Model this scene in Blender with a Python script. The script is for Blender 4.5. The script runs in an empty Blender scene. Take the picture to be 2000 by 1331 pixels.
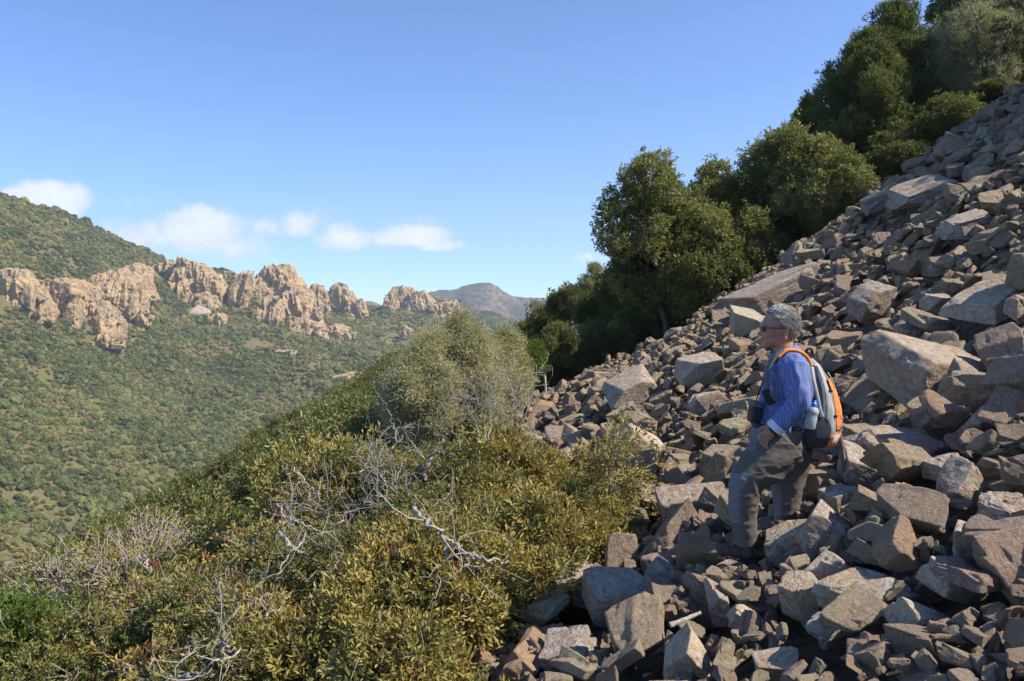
import bpy, math, random, time
T0 = time.time()
import numpy as np
from mathutils import Vector, Matrix, Euler

# ------------------------------------------------------------------ camera, world, sun, exposure
S = bpy.context.scene
C = S.collection
F = 1555.0 / 2000.0
cam_d = bpy.data.cameras.new('camera')
cam = bpy.data.objects.new('camera', cam_d)
C.objects.link(cam)
cam_d.sensor_width = 36.0
cam_d.lens = 36.0 * F
cam_d.shift_y = -0.0328
cam_d.clip_end = 30000
cam_d.clip_start = 0.05
cam.rotation_euler = (math.radians(90), 0, 0)
S.camera = cam
S.render.resolution_x = 1024
S.render.resolution_y = 681

SUN_EL = math.radians(46)
SUN_AZ = math.radians(-14)            # measured from +X towards +Y
sd = Vector((math.cos(SUN_EL) * math.cos(SUN_AZ), math.cos(SUN_EL) * math.sin(SUN_AZ), math.sin(SUN_EL)))
sun_d = bpy.data.lights.new('sun', 'SUN')
sun_d.energy = 5.0
sun_d.angle = math.radians(0.53)
sun_d.color = (1.0, 0.92, 0.79)
sun = bpy.data.objects.new('sun', sun_d)
C.objects.link(sun)
sun.rotation_euler = sd.to_track_quat('Z', 'Y').to_euler()
sun.location = (20, 0, 30)

S.view_settings.view_transform = 'Standard'
S.view_settings.look = 'None'
S.view_settings.gamma = 1
S.view_settings.exposure = 0.85


class NT:
    """small node-tree writer"""
    def __init__(s, tree):
        s.t = tree
    def n(s, typ, ins=None, **kw):
        nd = s.t.nodes.new(typ)
        for k, v in kw.items():
            setattr(nd, k, v)
        for k, v in (ins or {}).items():
            s.put(nd, k, v)
        return nd
    def put(s, nd, k, v):
        sock = nd.inputs[k]
        if isinstance(v, bpy.types.NodeSocket):
            s.t.links.new(v, sock)
        elif isinstance(v, bpy.types.Node):
            s.t.links.new(v.outputs[0], sock)
        else:
            if isinstance(v, tuple) and len(v) == 3 and sock.type == 'RGBA':
                v = v + (1,)
            sock.default_value = v
    def math(s, op, a, b=0.0, c=None, clamp=False):
        d = {0: a, 1: b}
        if c is not None:
            d[2] = c
        nd = s.n('ShaderNodeMath', d, operation=op, use_clamp=clamp)
        return nd.outputs[0]
    def vmath(s, op, a, b=(0, 0, 0)):
        nd = s.n('ShaderNodeVectorMath', {0: a, 1: b}, operation=op)
        return nd.outputs['Value'] if op in ('DOT_PRODUCT', 'LENGTH', 'DISTANCE') else nd.outputs[0]
    def mix(s, f, a, b, bt='MIX'):
        nd = s.t.nodes.new('ShaderNodeMix')
        nd.data_type = 'RGBA'
        nd.blend_type = bt
        s.put(nd, 0, f)
        s.put(nd, 6, a)
        s.put(nd, 7, b)
        return nd.outputs[2]
    def ramp(s, f, stops):
        nd = s.n('ShaderNodeValToRGB', {0: f})
        el = nd.color_ramp.elements
        while len(el) < len(stops):
            el.new(0.5)
        for e, (p, c) in zip(el, stops):
            e.position = p
            e.color = (c[0], c[1], c[2], 1) if isinstance(c, tuple) else (c, c, c, 1)
        return nd.outputs[0]
    def noise(s, vec, scale, detail=4, rough=0.55, dist=0.0):
        return s.n('ShaderNodeTexNoise', {'Vector': vec, 'Scale': scale, 'Detail': detail, 'Roughness': rough, 'Distortion': dist})
    def smooth(s, x, lo, hi):
        nd = s.n('ShaderNodeMapRange', {0: x, 1: lo, 2: hi, 3: 0.0, 4: 1.0}, interpolation_type='SMOOTHSTEP')
        return nd.outputs[0]


W = bpy.data.worlds.new('World')
S.world = W
W.use_nodes = True
wt = W.node_tree
wt.nodes.clear()
w = NT(wt)
sky = w.n('ShaderNodeTexSky', sky_type='NISHITA')
sky.sun_disc = False
sky.sun_elevation = SUN_EL
sky.sun_rotation = math.radians(90) - SUN_AZ
sky.altitude = 1800
sky.air_density = 1.0
sky.dust_density = 0.1
sky.ozone_density = 2.2
tc = w.n('ShaderNodeTexCoord')
D = tc.outputs['Generated']
sep = w.n('ShaderNodeSeparateXYZ', {0: D})
ys = w.math('MAXIMUM', sep.outputs[1], 0.02)
az = w.math('DIVIDE', sep.outputs[0], ys)
el = w.math('DIVIDE', sep.outputs[2], ys)
fwd = w.smooth(sep.outputs[1], 0.3, 0.45)
def pu(px): return (px - 1000) / 1555.0
def pv(py): return (600 - py) / 1555.0
n1 = w.noise(D, 16.0, 8, 0.6)
n2 = w.noise(D, 45.0, 7, 0.62, 0.3)
# banks of cumulus low over the horizon, set by bearing and elevation: centre, half width, half height, strength, flat base
banks = [(85, 392, 88, 38, 1.25, 0.2), (28, 388, 60, 20, 0.9, 0.2), (118, 412, 50, 26, 0.9, 0.3), (300, 462, 125, 42, 0.8, 0.0), (385, 456, 110, 52, 0.95, 0.1), (440, 476, 90, 32, 0.7, 0), (590, 440, 46, 26, 0.8, 0.1),
         (668, 467, 58, 34, 0.95, 0.2), (505, 445, 60, 26, 0.55, 0.1), (800, 468, 75, 30, 0.95, 0.6), (850, 480, 55, 18, 0.7, 0.5), (250, 394, 60, 16, 0.4, 0), (640, 430, 170, 34, 0.3, 0), (1150, 505, 40, 14, 0.5, 0.3),
         (1075, 522, 42, 7, 0.4, 0), (790, 430, 90, 16, 0.32, 0), (430, 505, 160, 22, 0.35, 0), (310, 388, 60, 12, 0.3, 0)]
dens = None
for (bx, by, bw, bh, st, fb) in banks:
    dx = w.math('DIVIDE', w.math('SUBTRACT', az, pu(bx)), bw / 1555.0)
    dy = w.math('DIVIDE', w.math('SUBTRACT', el, pv(by)), bh / 1555.0)
    below = w.math('MULTIPLY', w.math('MINIMUM', dy, 0.0), 1.0 + fb * 1.2)
    dy = w.math('ADD', w.math('MAXIMUM', dy, 0.0), below)
    r2 = w.math('ADD', w.math('MULTIPLY', dx, dx), w.math('MULTIPLY', dy, dy))
    g = w.math('MULTIPLY', w.math('SUBTRACT', 1.0, w.math('MULTIPLY', r2, 0.55), clamp=True), st * 1.12)
    dens = g if dens is None else w.math('MAXIMUM', dens, g)
nz = w.math('ADD', w.math('MULTIPLY', w.math('SUBTRACT', n1.outputs[0], 0.5), 1.5), w.math('MULTIPLY', w.math('SUBTRACT', n2.outputs[0], 0.5), 1.1))
cd = w.math('ADD', dens, nz)
cover = w.math('MULTIPLY', w.smooth(cd, 0.20, 1.0), w.smooth(dens, 0.0, 0.25))
cover = w.math('MULTIPLY', w.math('MULTIPLY', cover, fwd), 0.9)
# the lit tops of the cloud against its soft violet base
D2 = w.vmath('ADD', D, (-0.004, 0, -0.007))
n1b = w.noise(D2, 16.0, 8, 0.6)
lit = w.math('ADD', w.math('MULTIPLY', w.math('SUBTRACT', n1.outputs[0], n1b.outputs[0]), 2.4), w.math('MULTIPLY', cd, 0.75), clamp=True)
ccol = w.mix(lit, (4.9, 5.4, 6.6), (7.4, 7.5, 7.6))
tint = w.mix(1.0, sky.outputs[0], (0.71, 0.97, 1.31), 'MULTIPLY')
skc = w.mix(cover, tint, ccol)
bg = w.n('ShaderNodeBackground', {'Color': skc, 'Strength': 0.092})
wo = w.n('ShaderNodeOutputWorld', {'Surface': bg.outputs[0]})

# ------------------------------------------------------------------ helpers
rng = np.random.default_rng(7)

def at(px, py, Y):
    return np.array([pu(px) * Y, Y, pv(py) * Y])

def tag(o, label=None, cat=None, group=None, kind=None):
    if label: o['label'] = label
    if cat: o['category'] = cat
    if group: o['group'] = group
    if kind: o['kind'] = kind
    return o

def mesh_np(name, v, f, mat=None, smooth=True, attrs=None, mats=None, mi=None):
    v = np.asarray(v, np.float32)
    f = np.asarray(f, np.int32)
    k = f.shape[1]
    me = bpy.data.meshes.new(name)
    me.vertices.add(len(v))
    me.vertices.foreach_set('co', v.ravel())
    me.loops.add(f.size)
    me.loops.foreach_set('vertex_index', f.ravel())
    me.polygons.add(len(f))
    me.polygons.foreach_set('loop_start', np.arange(len(f), dtype=np.int32) * k)
    me.polygons.foreach_set('loop_total', np.full(len(f), k, np.int32))
    if mi is not None:
        me.polygons.foreach_set('material_index', np.asarray(mi, np.int32))
    me.update(calc_edges=True)
    me.polygons.foreach_set('use_smooth', np.full(len(f), smooth))
    for an, av in (attrs or {}).items():
        a = me.attributes.new(an, 'FLOAT', 'POINT')
        a.data.foreach_set('value', np.asarray(av, np.float32))
    for m in (mats or ([mat] if mat else [])):
        me.materials.append(m)
    return me

def link(name, me, parent=None, loc=None, rot=None, scale=None):
    o = bpy.data.objects.new(name, me)
    C.objects.link(o)
    if parent is not None: o.parent = parent
    if loc is not None: o.location = [float(a) for a in loc]
    if rot is not None: o.rotation_euler = [float(a) for a in rot]
    if scale is not None: o.scale = [float(a) for a in (scale if hasattr(scale, '__len__') else (scale,) * 3)]
    return o

def _h(ix, iy, iz, seed):
    n = (ix.astype(np.uint32) * np.uint32(374761393)) ^ (iy.astype(np.uint32) * np.uint32(668265263)) ^ (iz.astype(np.uint32) * np.uint32(2147483647 - 5903)) ^ np.uint32((seed * 1274126177) & 0xffffffff)
    n = (n ^ (n >> np.uint32(13))) * np.uint32(1274126177)
    n = (n ^ (n >> np.uint32(15))) * np.uint32(2246822519)
    return ((n ^ (n >> np.uint32(16))) & np.uint32(0xffffff)).astype(np.float64) / float(0xffffff)

def vnoise(p, seed=0):
    p = np.asarray(p, float)
    i = np.floor(p).astype(np.int64)
    f = p - i
    f = f * f * (3 - 2 * f)
    r = 0
    for a in (0, 1):
        for b in (0, 1):
            for c in (0, 1):
                wgt = (f[..., 0] if a else 1 - f[..., 0]) * (f[..., 1] if b else 1 - f[..., 1]) * (f[..., 2] if c else 1 - f[..., 2])
                r = r + wgt * _h(i[..., 0] + a, i[..., 1] + b, i[..., 2] + c, seed)
    return r * 2 - 1

def fbm(p, oct=4, seed=0, lac=2.1, gain=0.5):
    r, a = 0, 1.0
    p = np.asarray(p, float)
    for k in range(oct):
        r = r + a * vnoise(p, seed + k * 17)
        p = p * lac + 13.7
        a *= gain
    return r

def xy1(X, Y, s, z=0.0):
    X, Y = np.broadcast_arrays(np.asarray(X, float), np.asarray(Y, float))
    return np.stack([X * s, Y * s, np.full_like(X, z)], -1)

_ico = {}
def ico(level):
    if level in _ico: return _ico[level]
    t = (1 + 5 ** .5) / 2
    v = np.array([[-1, t, 0], [1, t, 0], [-1, -t, 0], [1, -t, 0], [0, -1, t], [0, 1, t], [0, -1, -t], [0, 1, -t], [t, 0, -1], [t, 0, 1], [-t, 0, -1], [-t, 0, 1]], float)
    f = np.array([[0, 11, 5], [0, 5, 1], [0, 1, 7], [0, 7, 10], [0, 10, 11], [1, 5, 9], [5, 11, 4], [11, 10, 2], [10, 7, 6], [7, 1, 8], [3, 9, 4], [3, 4, 2], [3, 2, 6], [3, 6, 8], [3, 8, 9], [4, 9, 5], [2, 4, 11], [6, 2, 10], [8, 6, 7], [9, 8, 1]])
    v /= np.linalg.norm(v, axis=1)[:, None]
    for _ in range(level):
        e = np.concatenate([f[:, [0, 1]], f[:, [1, 2]], f[:, [2, 0]]])
        e.sort(axis=1)
        u, inv = np.unique(e, axis=0, return_inverse=True)
        inv = inv.ravel()
        m = v[u[:, 0]] + v[u[:, 1]]
        m /= np.linalg.norm(m, axis=1)[:, None]
        n = len(f)
        a, b, c = inv[:n] + len(v), inv[n:2 * n] + len(v), inv[2 * n:] + len(v)
        f = np.concatenate([np.stack([f[:, 0], a, c], 1), np.stack([f[:, 1], b, a], 1), np.stack([f[:, 2], c, b], 1), np.stack([a, b, c], 1)])
        v = np.concatenate([v, m])
    _ico[level] = (v, f)
    return v, f

def rotm(e):
    return np.array(Euler([float(a) for a in e]).to_matrix())

def tubes(paths, sides=5):
    """paths: list of (points (n,3), radii (n,)) -> verts, quads"""
    V, Fq, off = [], [], 0
    ang = np.arange(sides) * 2 * math.pi / sides
    for P, R in paths:
        P = np.asarray(P, float)
        n = len(P)
        T = np.gradient(P, axis=0)
        T /= np.linalg.norm(T, axis=1)[:, None] + 1e-9
        ref = np.array([0.31, 0.17, 0.93]) if abs(T[0] @ np.array([0.31, 0.17, 0.93])) < .9 else np.array([1.0, 0, 0.1])
        A = np.cross(T, ref)
        A /= np.linalg.norm(A, axis=1)[:, None] + 1e-9
        B = np.cross(T, A)
        ring = P[:, None, :] + np.asarray(R)[:, None, None] * (A[:, None, :] * np.cos(ang)[None, :, None] + B[:, None, :] * np.sin(ang)[None, :, None])
        V.append(ring.reshape(-1, 3))
        i = np.arange(n - 1)[:, None] * sides
        j = np.arange(sides)[None, :]
        j2 = (j + 1) % sides
        q = np.stack([i + j, i + j2, i + sides + j2, i + sides + j], -1).reshape(-1, 4) + off
        Fq.append(q)
        off += n * sides
        V.append(P[[-1]])
        last = off - sides
        j = np.arange(sides)
        Fq.append(np.stack([last + j, last + (j + 1) % sides, np.full(sides, off), np.full(sides, off)], -1))
        off += 1
    return np.concatenate(V), np.concatenate(Fq)

def tube_mesh(name, paths, mat, sides=5):
    v, f = tubes(paths, sides)
    bad = f[:, 2] == f[:, 3]
    tri = f[bad][:, :3]
    q = f[~bad]
    tri2 = np.concatenate([tri, q[:, [0, 1, 2]], q[:, [0, 2, 3]]])
    return mesh_np(name, v, tri2, mat)

# ------------------------------------------------------------------ materials
def newmat(name):
    m = bpy.data.materials.new(name)
    m.use_nodes = True
    m.node_tree.nodes.clear()
    return m, NT(m.node_tree)

def finish(m, t, color, rough=0.8, normal=None, spec=0.3, **kw):
    ins = {'Base Color': color, 'Roughness': rough, 'Specular IOR Level': spec}
    if normal is not None: ins['Normal'] = normal
    ins.update(kw)
    b = t.n('ShaderNodeBsdfPrincipled', ins)
    t.n('ShaderNodeOutputMaterial', {'Surface': b.outputs[0]})
    return m

def plain(name, col, rough=0.6, spec=0.4, bump=0.0, bscale=200, var=0.12, **kw):
    m, t = newmat(name)
    g = t.n('ShaderNodeTexCoord').outputs['Object']
    n = t.noise(g, bscale, 4)
    c = t.mix(t.ramp(n.outputs[0], [(0.3, 0.0), (0.7, 1.0)]), tuple(a * (1 - var) for a in col), tuple(min(1, a * (1 + var)) for a in col))
    nm = t.n('ShaderNodeBump', {'Strength': bump, 'Distance': 0.003, 'Height': n.outputs[0]}).outputs[0] if bump else None
    return finish(m, t, c, rough, nm, spec, **kw)

def rock_material(name, tones, lich=0.5, scale=1.0, bump=0.012, objrand=True, spec=0.25):
    m, t = newmat(name)
    co = t.n('ShaderNodeTexCoord').outputs['Object']
    gp = t.n('ShaderNodeNewGeometry')
    oi = t.n('ShaderNodeObjectInfo')
    if objrand:
        off = t.vmath('SCALE', (1, 1, 1))
        co = t.vmath('ADD', co, t.n('ShaderNodeCombineXYZ', {0: t.math('MULTIPLY', oi.outputs['Random'], 37.0), 1: t.math('MULTIPLY', oi.outputs['Random'], 91.0), 2: 0.0}).outputs[0])
    big = t.noise(co, 1.1 * scale, 3, 0.5)
    mid = t.noise(co, 4.0 * scale, 6, 0.6, 0.4)
    fine = t.noise(co, 26.0 * scale, 6, 0.7)
    spk = t.noise(co, 13.0 * scale, 8, 0.72)
    rnd = oi.outputs['Random'] if objrand else big.outputs[0]
    base = t.ramp(rnd, [(k / (len(tones) - 1), c) for k, c in enumerate(tones)])
    warm = t.mix(t.ramp(big.outputs[0], [(0.42, 0.0), (0.62, 0.75)]), base, (0.36, 0.245, 0.15))
    c = t.mix(t.ramp(mid.outputs[0], [(0.32, 0.0), (0.68, 1.0)]), t.mix(0.30, warm, (0.17, 0.13, 0.12)), warm)
    c = t.mix(t.math('MULTIPLY', t.ramp(spk.outputs[0], [(0.50, 0.0), (0.58, 1.0)]), lich * 0.8), c, (0.46, 0.44, 0.40))
    c = t.mix(t.ramp(fine.outputs[0], [(0.3, 0.45), (0.42, 0.0)]), c, (0.09, 0.07, 0.062))
    vor = t.n('ShaderNodeTexVoronoi', {'Vector': t.vmath('ADD', co, t.vmath('SCALE', t.noise(co, 3.0 * scale, 3).outputs[1])), 'Scale': 1.7 * scale}, feature='DISTANCE_TO_EDGE')
    crack = t.smooth(vor.outputs[0], 0.0, 0.035)
    c = t.mix(crack, t.mix(0.4, c, (0.06, 0.05, 0.045)), c)
    pit = t.smooth(t.noise(co, 55.0 * scale, 3, 0.6).outputs[0], 0.36, 0.5)
    hh = t.math('ADD', t.math('MULTIPLY', mid.outputs[0], 1.0), t.math('MULTIPLY', fine.outputs[0], 0.5))
    hh = t.math('ADD', hh, t.math('ADD', t.math('MULTIPLY', crack, 0.18), t.math('MULTIPLY', pit, 0.10)))
    nm = t.n('ShaderNodeBump', {'Strength': 0.75, 'Distance': bump, 'Height': hh}).outputs[0]
    return finish(m, t, c, 0.86, nm, spec)

M_rock = rock_material('talus_rock', [(0.26, 0.179, 0.127), (0.5, 0.368, 0.206), (0.346, 0.243, 0.17), (0.5, 0.457, 0.263), (0.277, 0.185, 0.141), (0.5, 0.397, 0.229), (0.382, 0.257, 0.189), (0.5, 0.295, 0.146), (0.226, 0.156, 0.123), (0.5, 0.427, 0.259), (0.432, 0.272, 0.189)], 0.62, 1.0, 0.10)
M_boulder = rock_material('boulder_rock', [(0.45, 0.37, 0.27), (0.31, 0.25, 0.20), (0.50, 0.41, 0.29), (0.25, 0.20, 0.18)], 0.75, 1.6, 0.05)
M_crag = rock_material('crag_rock', [(0.50, 0.39, 0.26), (0.46, 0.36, 0.25)], 0.3, 0.045, 4.0, objrand=False)

m, t = newmat('crag_rock')
co = t.n('ShaderNodeTexCoord').outputs['Object']
st_ = t.noise(t.vmath('MULTIPLY', co, (1, 1, .18)), .28, 6, .7, .3)
bg_ = t.noise(co, .035, 4, .6)
fn_ = t.noise(co, .9, 6, .7)
c = t.mix(t.ramp(bg_.outputs[0], [(0.4, 0.0), (0.6, 1.0)]), (0.40, 0.27, 0.15), (0.50, 0.355, 0.185))
c = t.mix(t.ramp(st_.outputs[0], [(0.46, 0.0), (0.60, 0.75)]), c, (0.24, 0.185, 0.155))
c = t.mix(t.ramp(fn_.outputs[0], [(0.34, 0.8), (0.46, 0.0)]), c, (0.11, 0.10, 0.06))
M_crag = finish(m, t, c, .9, t.n('ShaderNodeBump', {'Strength': .9, 'Distance': 2.0, 'Height': t.math('ADD', st_.outputs[0], t.math('MULTIPLY', fn_.outputs[0], .5))}).outputs[0], .1)

def leaf_material(name, stops, transl=0.35, rough=0.5, spec=0.35):
    """stops: colour ramp over the 'tint' attribute of each leaf"""
    m, t = newmat(name)
    a = t.n('ShaderNodeAttribute', attribute_name='tint')
    c = t.ramp(a.outputs['Fac'], stops)
    b = t.n('ShaderNodeBsdfPrincipled', {'Base Color': c, 'Roughness': rough, 'Specular IOR Level': spec})
    tr = t.n('ShaderNodeBsdfTranslucent', {'Color': t.mix(0.5, c, (0.22, 0.24, 0.06))})
    mx = t.n('ShaderNodeMixShader', {0: transl, 1: b.outputs[0], 2: tr.outputs[0]})
    t.n('ShaderNodeOutputMaterial', {'Surface': mx.outputs[0]})
    return m

M_lent = leaf_material('mastic_leaf', [(0.0, (0.07, 0.09, 0.024)), (0.3, (0.19, 0.185, 0.055)), (0.55, (0.37, 0.315, 0.09)), (0.8, (0.45, 0.36, 0.10)), (0.93, (0.26, 0.11, 0.03)), (1.0, (0.20, 0.05, 0.025))])
M_oak = leaf_material('evergreen_oak_leaf', [(0.0, (0.035, 0.055, 0.016)), (0.45, (0.12, 0.145, 0.034)), (0.8, (0.27, 0.27, 0.075)), (1.0, (0.34, 0.30, 0.12))], 0.38, 0.42)
M_jun = leaf_material('juniper_leaf', [(0.0, (0.03, 0.055, 0.016)), (0.5, (0.10, 0.14, 0.034)), (1.0, (0.24, 0.27, 0.065))], 0.38)
M_olive = leaf_material('grey_green_leaf', [(0.0, (0.26, 0.27, 0.14)), (0.5, (0.47, 0.45, 0.25)), (1.0, (0.60, 0.55, 0.34))], 0.5)
M_green = leaf_material('bright_green_leaf', [(0.0, (0.045, 0.085, 0.012)), (0.5, (0.10, 0.17, 0.022)), (1.0, (0.20, 0.26, 0.04))], 0.35)
M_scrub = leaf_material('scrub_leaf', [(0.0, (0.05, 0.07, 0.022)), (0.5, (0.125, 0.14, 0.04)), (1.0, (0.29, 0.25, 0.08))], 0.3)
M_deadleaf = leaf_material('rust_brown_leaf', [(0.0, (0.14, 0.07, 0.04)), (1.0, (0.25, 0.14, 0.08))], 0.2)

def bark(name, a, b, sc=30):
    m, t = newmat(name)
    co = t.n('ShaderNodeTexCoord').outputs['Object']
    n = t.noise(t.vmath('MULTIPLY', co, (1, 1, 0.35)), sc, 6, 0.65)
    c = t.mix(t.ramp(n.outputs[0], [(0.35, 0.0), (0.65, 1.0)]), a, b)
    return finish(m, t, c, 0.9, t.n('ShaderNodeBump', {'Strength': 0.7, 'Distance': 0.006, 'Height': n.outputs[0]}).outputs[0], 0.1)

M_bark = bark('dark_bark', (0.05, 0.04, 0.033), (0.12, 0.10, 0.085))
M_twig = bark('grey_twig', (0.14, 0.12, 0.105), (0.32, 0.285, 0.25))
M_dead = bark('bleached_wood', (0.17, 0.15, 0.13), (0.40, 0.37, 0.33), 45)

# ------------------------------------------------------------------ the slope we stand on
PX = np.array([-400, -120, -60, -27, -10, -5, -2, 0, .62, 1.5, 2.94, 4.6, 8.1, 11.6, 16, 40], float)
PZ = np.array([-300, -92, -38, -17.4, -7.9, -4.45, -3.15, -2.36, -2.08, -1.68, -.92, -.25, 2.25, 4.75, 8.2, 28], float)
def ground(X, Y):
    X = np.asarray(X, float); Y = np.asarray(Y, float)
    k = 0.55
    z = sum(np.interp(X + d, PX, PZ) for d in (-2 * k, -k, 0, k, 2 * k)) / 5
    z = z + 0.10 * vnoise(xy1(X, Y, 0.45)) + 0.22 * vnoise(xy1(X, Y, 0.13, 3.3)) * np.clip(np.abs(X) / 4, .3, 1.5)
    z = z - 0.13 / (1 + np.exp(-(X + 0.6) / .3)) * (Y < 22)
    over = np.clip(Y - 18.5, 0, None)
    wr = 1 / (1 + np.exp(-(X - 0.0) / 1.0))
    z = z - wr * 0.42 * over ** 1.05
    z = z - (1 - wr) * np.clip(Y - 120, 0, None) * 0.55
    z = z + np.clip(1.6 - Y, 0, 4) * 0.25
    z = z + 0.9 * fbm(xy1(X, Y, 0.035, 8.1), 3, 5) * np.clip((np.abs(Y) + np.abs(X) - 25) / 30, 0, 1.6)
    return z

def nonlin(lo, hi, n, c, p=2.6):
    t = np.linspace(-1, 1, n)
    a, b = c - lo, hi - c
    return np.where(t < 0, c - a * np.abs(t) ** p, c + b * t ** p)
gx = nonlin(-400, 40, 330, 2.0)
gy = nonlin(-60, 420, 330, 9.0)
GX, GY = np.meshgrid(gx, gy, indexing='ij')
GZ = ground(GX, GY)
n0, n1_ = GX.shape
idx = np.arange(n0 * n1_).reshape(n0, n1_)
gf = np.stack([idx[:-1, :-1], idx[1:, :-1], idx[1:, 1:], idx[:-1, 1:]], -1).reshape(-1, 4)
m, t = newmat('slope_soil')
co = t.n('ShaderNodeTexCoord').outputs['Object']
na = t.noise(co, 0.9, 8, 0.65)
nb = t.noise(co, 14, 6, 0.7)
c = t.mix(t.ramp(na.outputs[0], [(0.35, 0.0), (0.65, 1.0)]), (0.11, 0.09, 0.065), (0.19, 0.15, 0.105))
c = t.mix(t.ramp(nb.outputs[0], [(0.4, 0.0), (0.6, 0.7)]), c, (0.05, 0.05, 0.025))
M_soil = finish(m, t, c, 0.95, t.n('ShaderNodeBump', {'Strength': 0.8, 'Distance': 0.05, 'Height': nb.outputs[0]}).outputs[0], 0.1)
tag(link('slope_ground', mesh_np('slope_ground', np.stack([GX, GY, GZ], -1).reshape(-1, 3), gf, M_soil)), kind='structure')

# ------------------------------------------------------------------ the far side of the valley
U_ = np.array([-1.6, -1.1, -.643, -.53, -.43, -.37, -.29, -.235, -.19, -.16, -.135, -.11, -.07, -.02, .1, .5])
Y1 = np.array([500, 560, 640, 720, 800, 830, 860, 920, 980, 1040, 1100, 1130, 1180, 1260, 1400, 1700])
PYR = np.array([150, 240, 377, 437, 511, 527, 566, 588, 602, 603, 590, 576, 598, 622, 660, 700], float)
Y0 = np.array([170, 200, 250, 290, 340, 370, 420, 480, 540, 600, 640, 680, 740, 820, 950, 1200])
PYB = np.array([1500, 1400, 1230, 1140, 1040, 985, 910, 850, 810, 785, 770, 750, 730, 705, 690, 730], float)
def sm_interp(x, a, b, k=.018):
    return sum(np.interp(x + d, a, b) for d in (-2 * k, -k, 0, k, 2 * k)) / 5
def hill(u, t):
    """u bearing (x/y), t 0 base .. 1 ridge"""
    y0 = sm_interp(u, U_, Y0); y1 = sm_interp(u, U_, Y1)
    z0 = pv(sm_interp(u, U_, PYB)) * y0; z1 = pv(sm_interp(u, U_, PYR, .006)) * y1
    Y = y0 + (y1 - y0) * t
    tt = np.where(t > 1, 1 - (t - 1) * 3.0, t)
    g = np.where(tt > 0, tt * 0.80 + 0.20 * np.clip(tt, 0, 1) ** 2.0, tt * 1.1)
    Z = z0 + (z1 - z0) * g
    X = u * Y
    q = xy1(X, Y, 1.0)
    fade = np.clip((1.0 - t) * 5, 0.12, 1) * np.clip(t * 6 + .6, 0, 1)
    Z = Z + fade * (15.0 * fbm(q / 130.0, 4, 31) + 11.0 * (0.5 - np.abs(vnoise(np.stack([X / 60 + Y / 190, Y / 340, X * 0], -1), 77))))
    Z = Z + 1.3 * fbm(q / 14.0, 3, 91)
    return X, Y, Z
us = np.concatenate([np.linspace(-1.6, -.70, 60), np.linspace(-.695, 0.02, 400), np.linspace(.03, .5, 20)])
ts = np.concatenate([np.linspace(-.7, -.02, 20), np.linspace(0, 1.0, 240), np.linspace(1.01, 1.5, 16)])
UU, TT = np.meshgrid(us, ts, indexing='ij')
hx, hy, hz = hill(UU, TT)
idx = np.arange(UU.size).reshape(UU.shape)
hf = np.stack([idx[:-1, :-1], idx[1:, :-1], idx[1:, 1:], idx[:-1, 1:]], -1).reshape(-1, 4)
m, t = newmat('hillside_ground')
co = t.n('ShaderNodeTexCoord').outputs['Object']
na = t.noise(co, 0.028, 6, 0.6)
nb = t.noise(co, 0.35, 8, 0.7)
nc = t.noise(co, 1.6, 5, 0.7)
c = t.mix(t.ramp(nb.outputs[0], [(0.35, 0.0), (0.62, 1.0)]), (0.10, 0.105, 0.038), (0.20, 0.155, 0.065))
c = t.mix(t.ramp(na.outputs[0], [(0.5, 0.0), (0.68, 0.8)]), c, (0.23, 0.17, 0.095))
c = t.mix(t.ramp(nc.outputs[0], [(0.45, 0.0), (0.6, 0.6)]), c, (0.07, 0.08, 0.03))
M_hill = finish(m, t, c, 0.95, t.n('ShaderNodeBump', {'Strength': 0.7, 'Distance': 1.2, 'Height': nc.outputs[0]}).outputs[0], 0.08)
tag(link('hillside', mesh_np('hillside', np.stack([hx, hy, hz], -1).reshape(-1, 3), hf, M_hill)), kind='structure')

def hill_at(px, py):
    u = pu(px)
    t_ = np.linspace(0, 1, 500)
    X, Y, Z = hill(np.full(500, u), t_)
    d = Z / Y - pv(py)
    k = np.where(d > 0)[0]
    k = k[0] if len(k) else int(np.argmin(-d))
    return np.array([X[k], Y[k], Z[k]])

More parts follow.
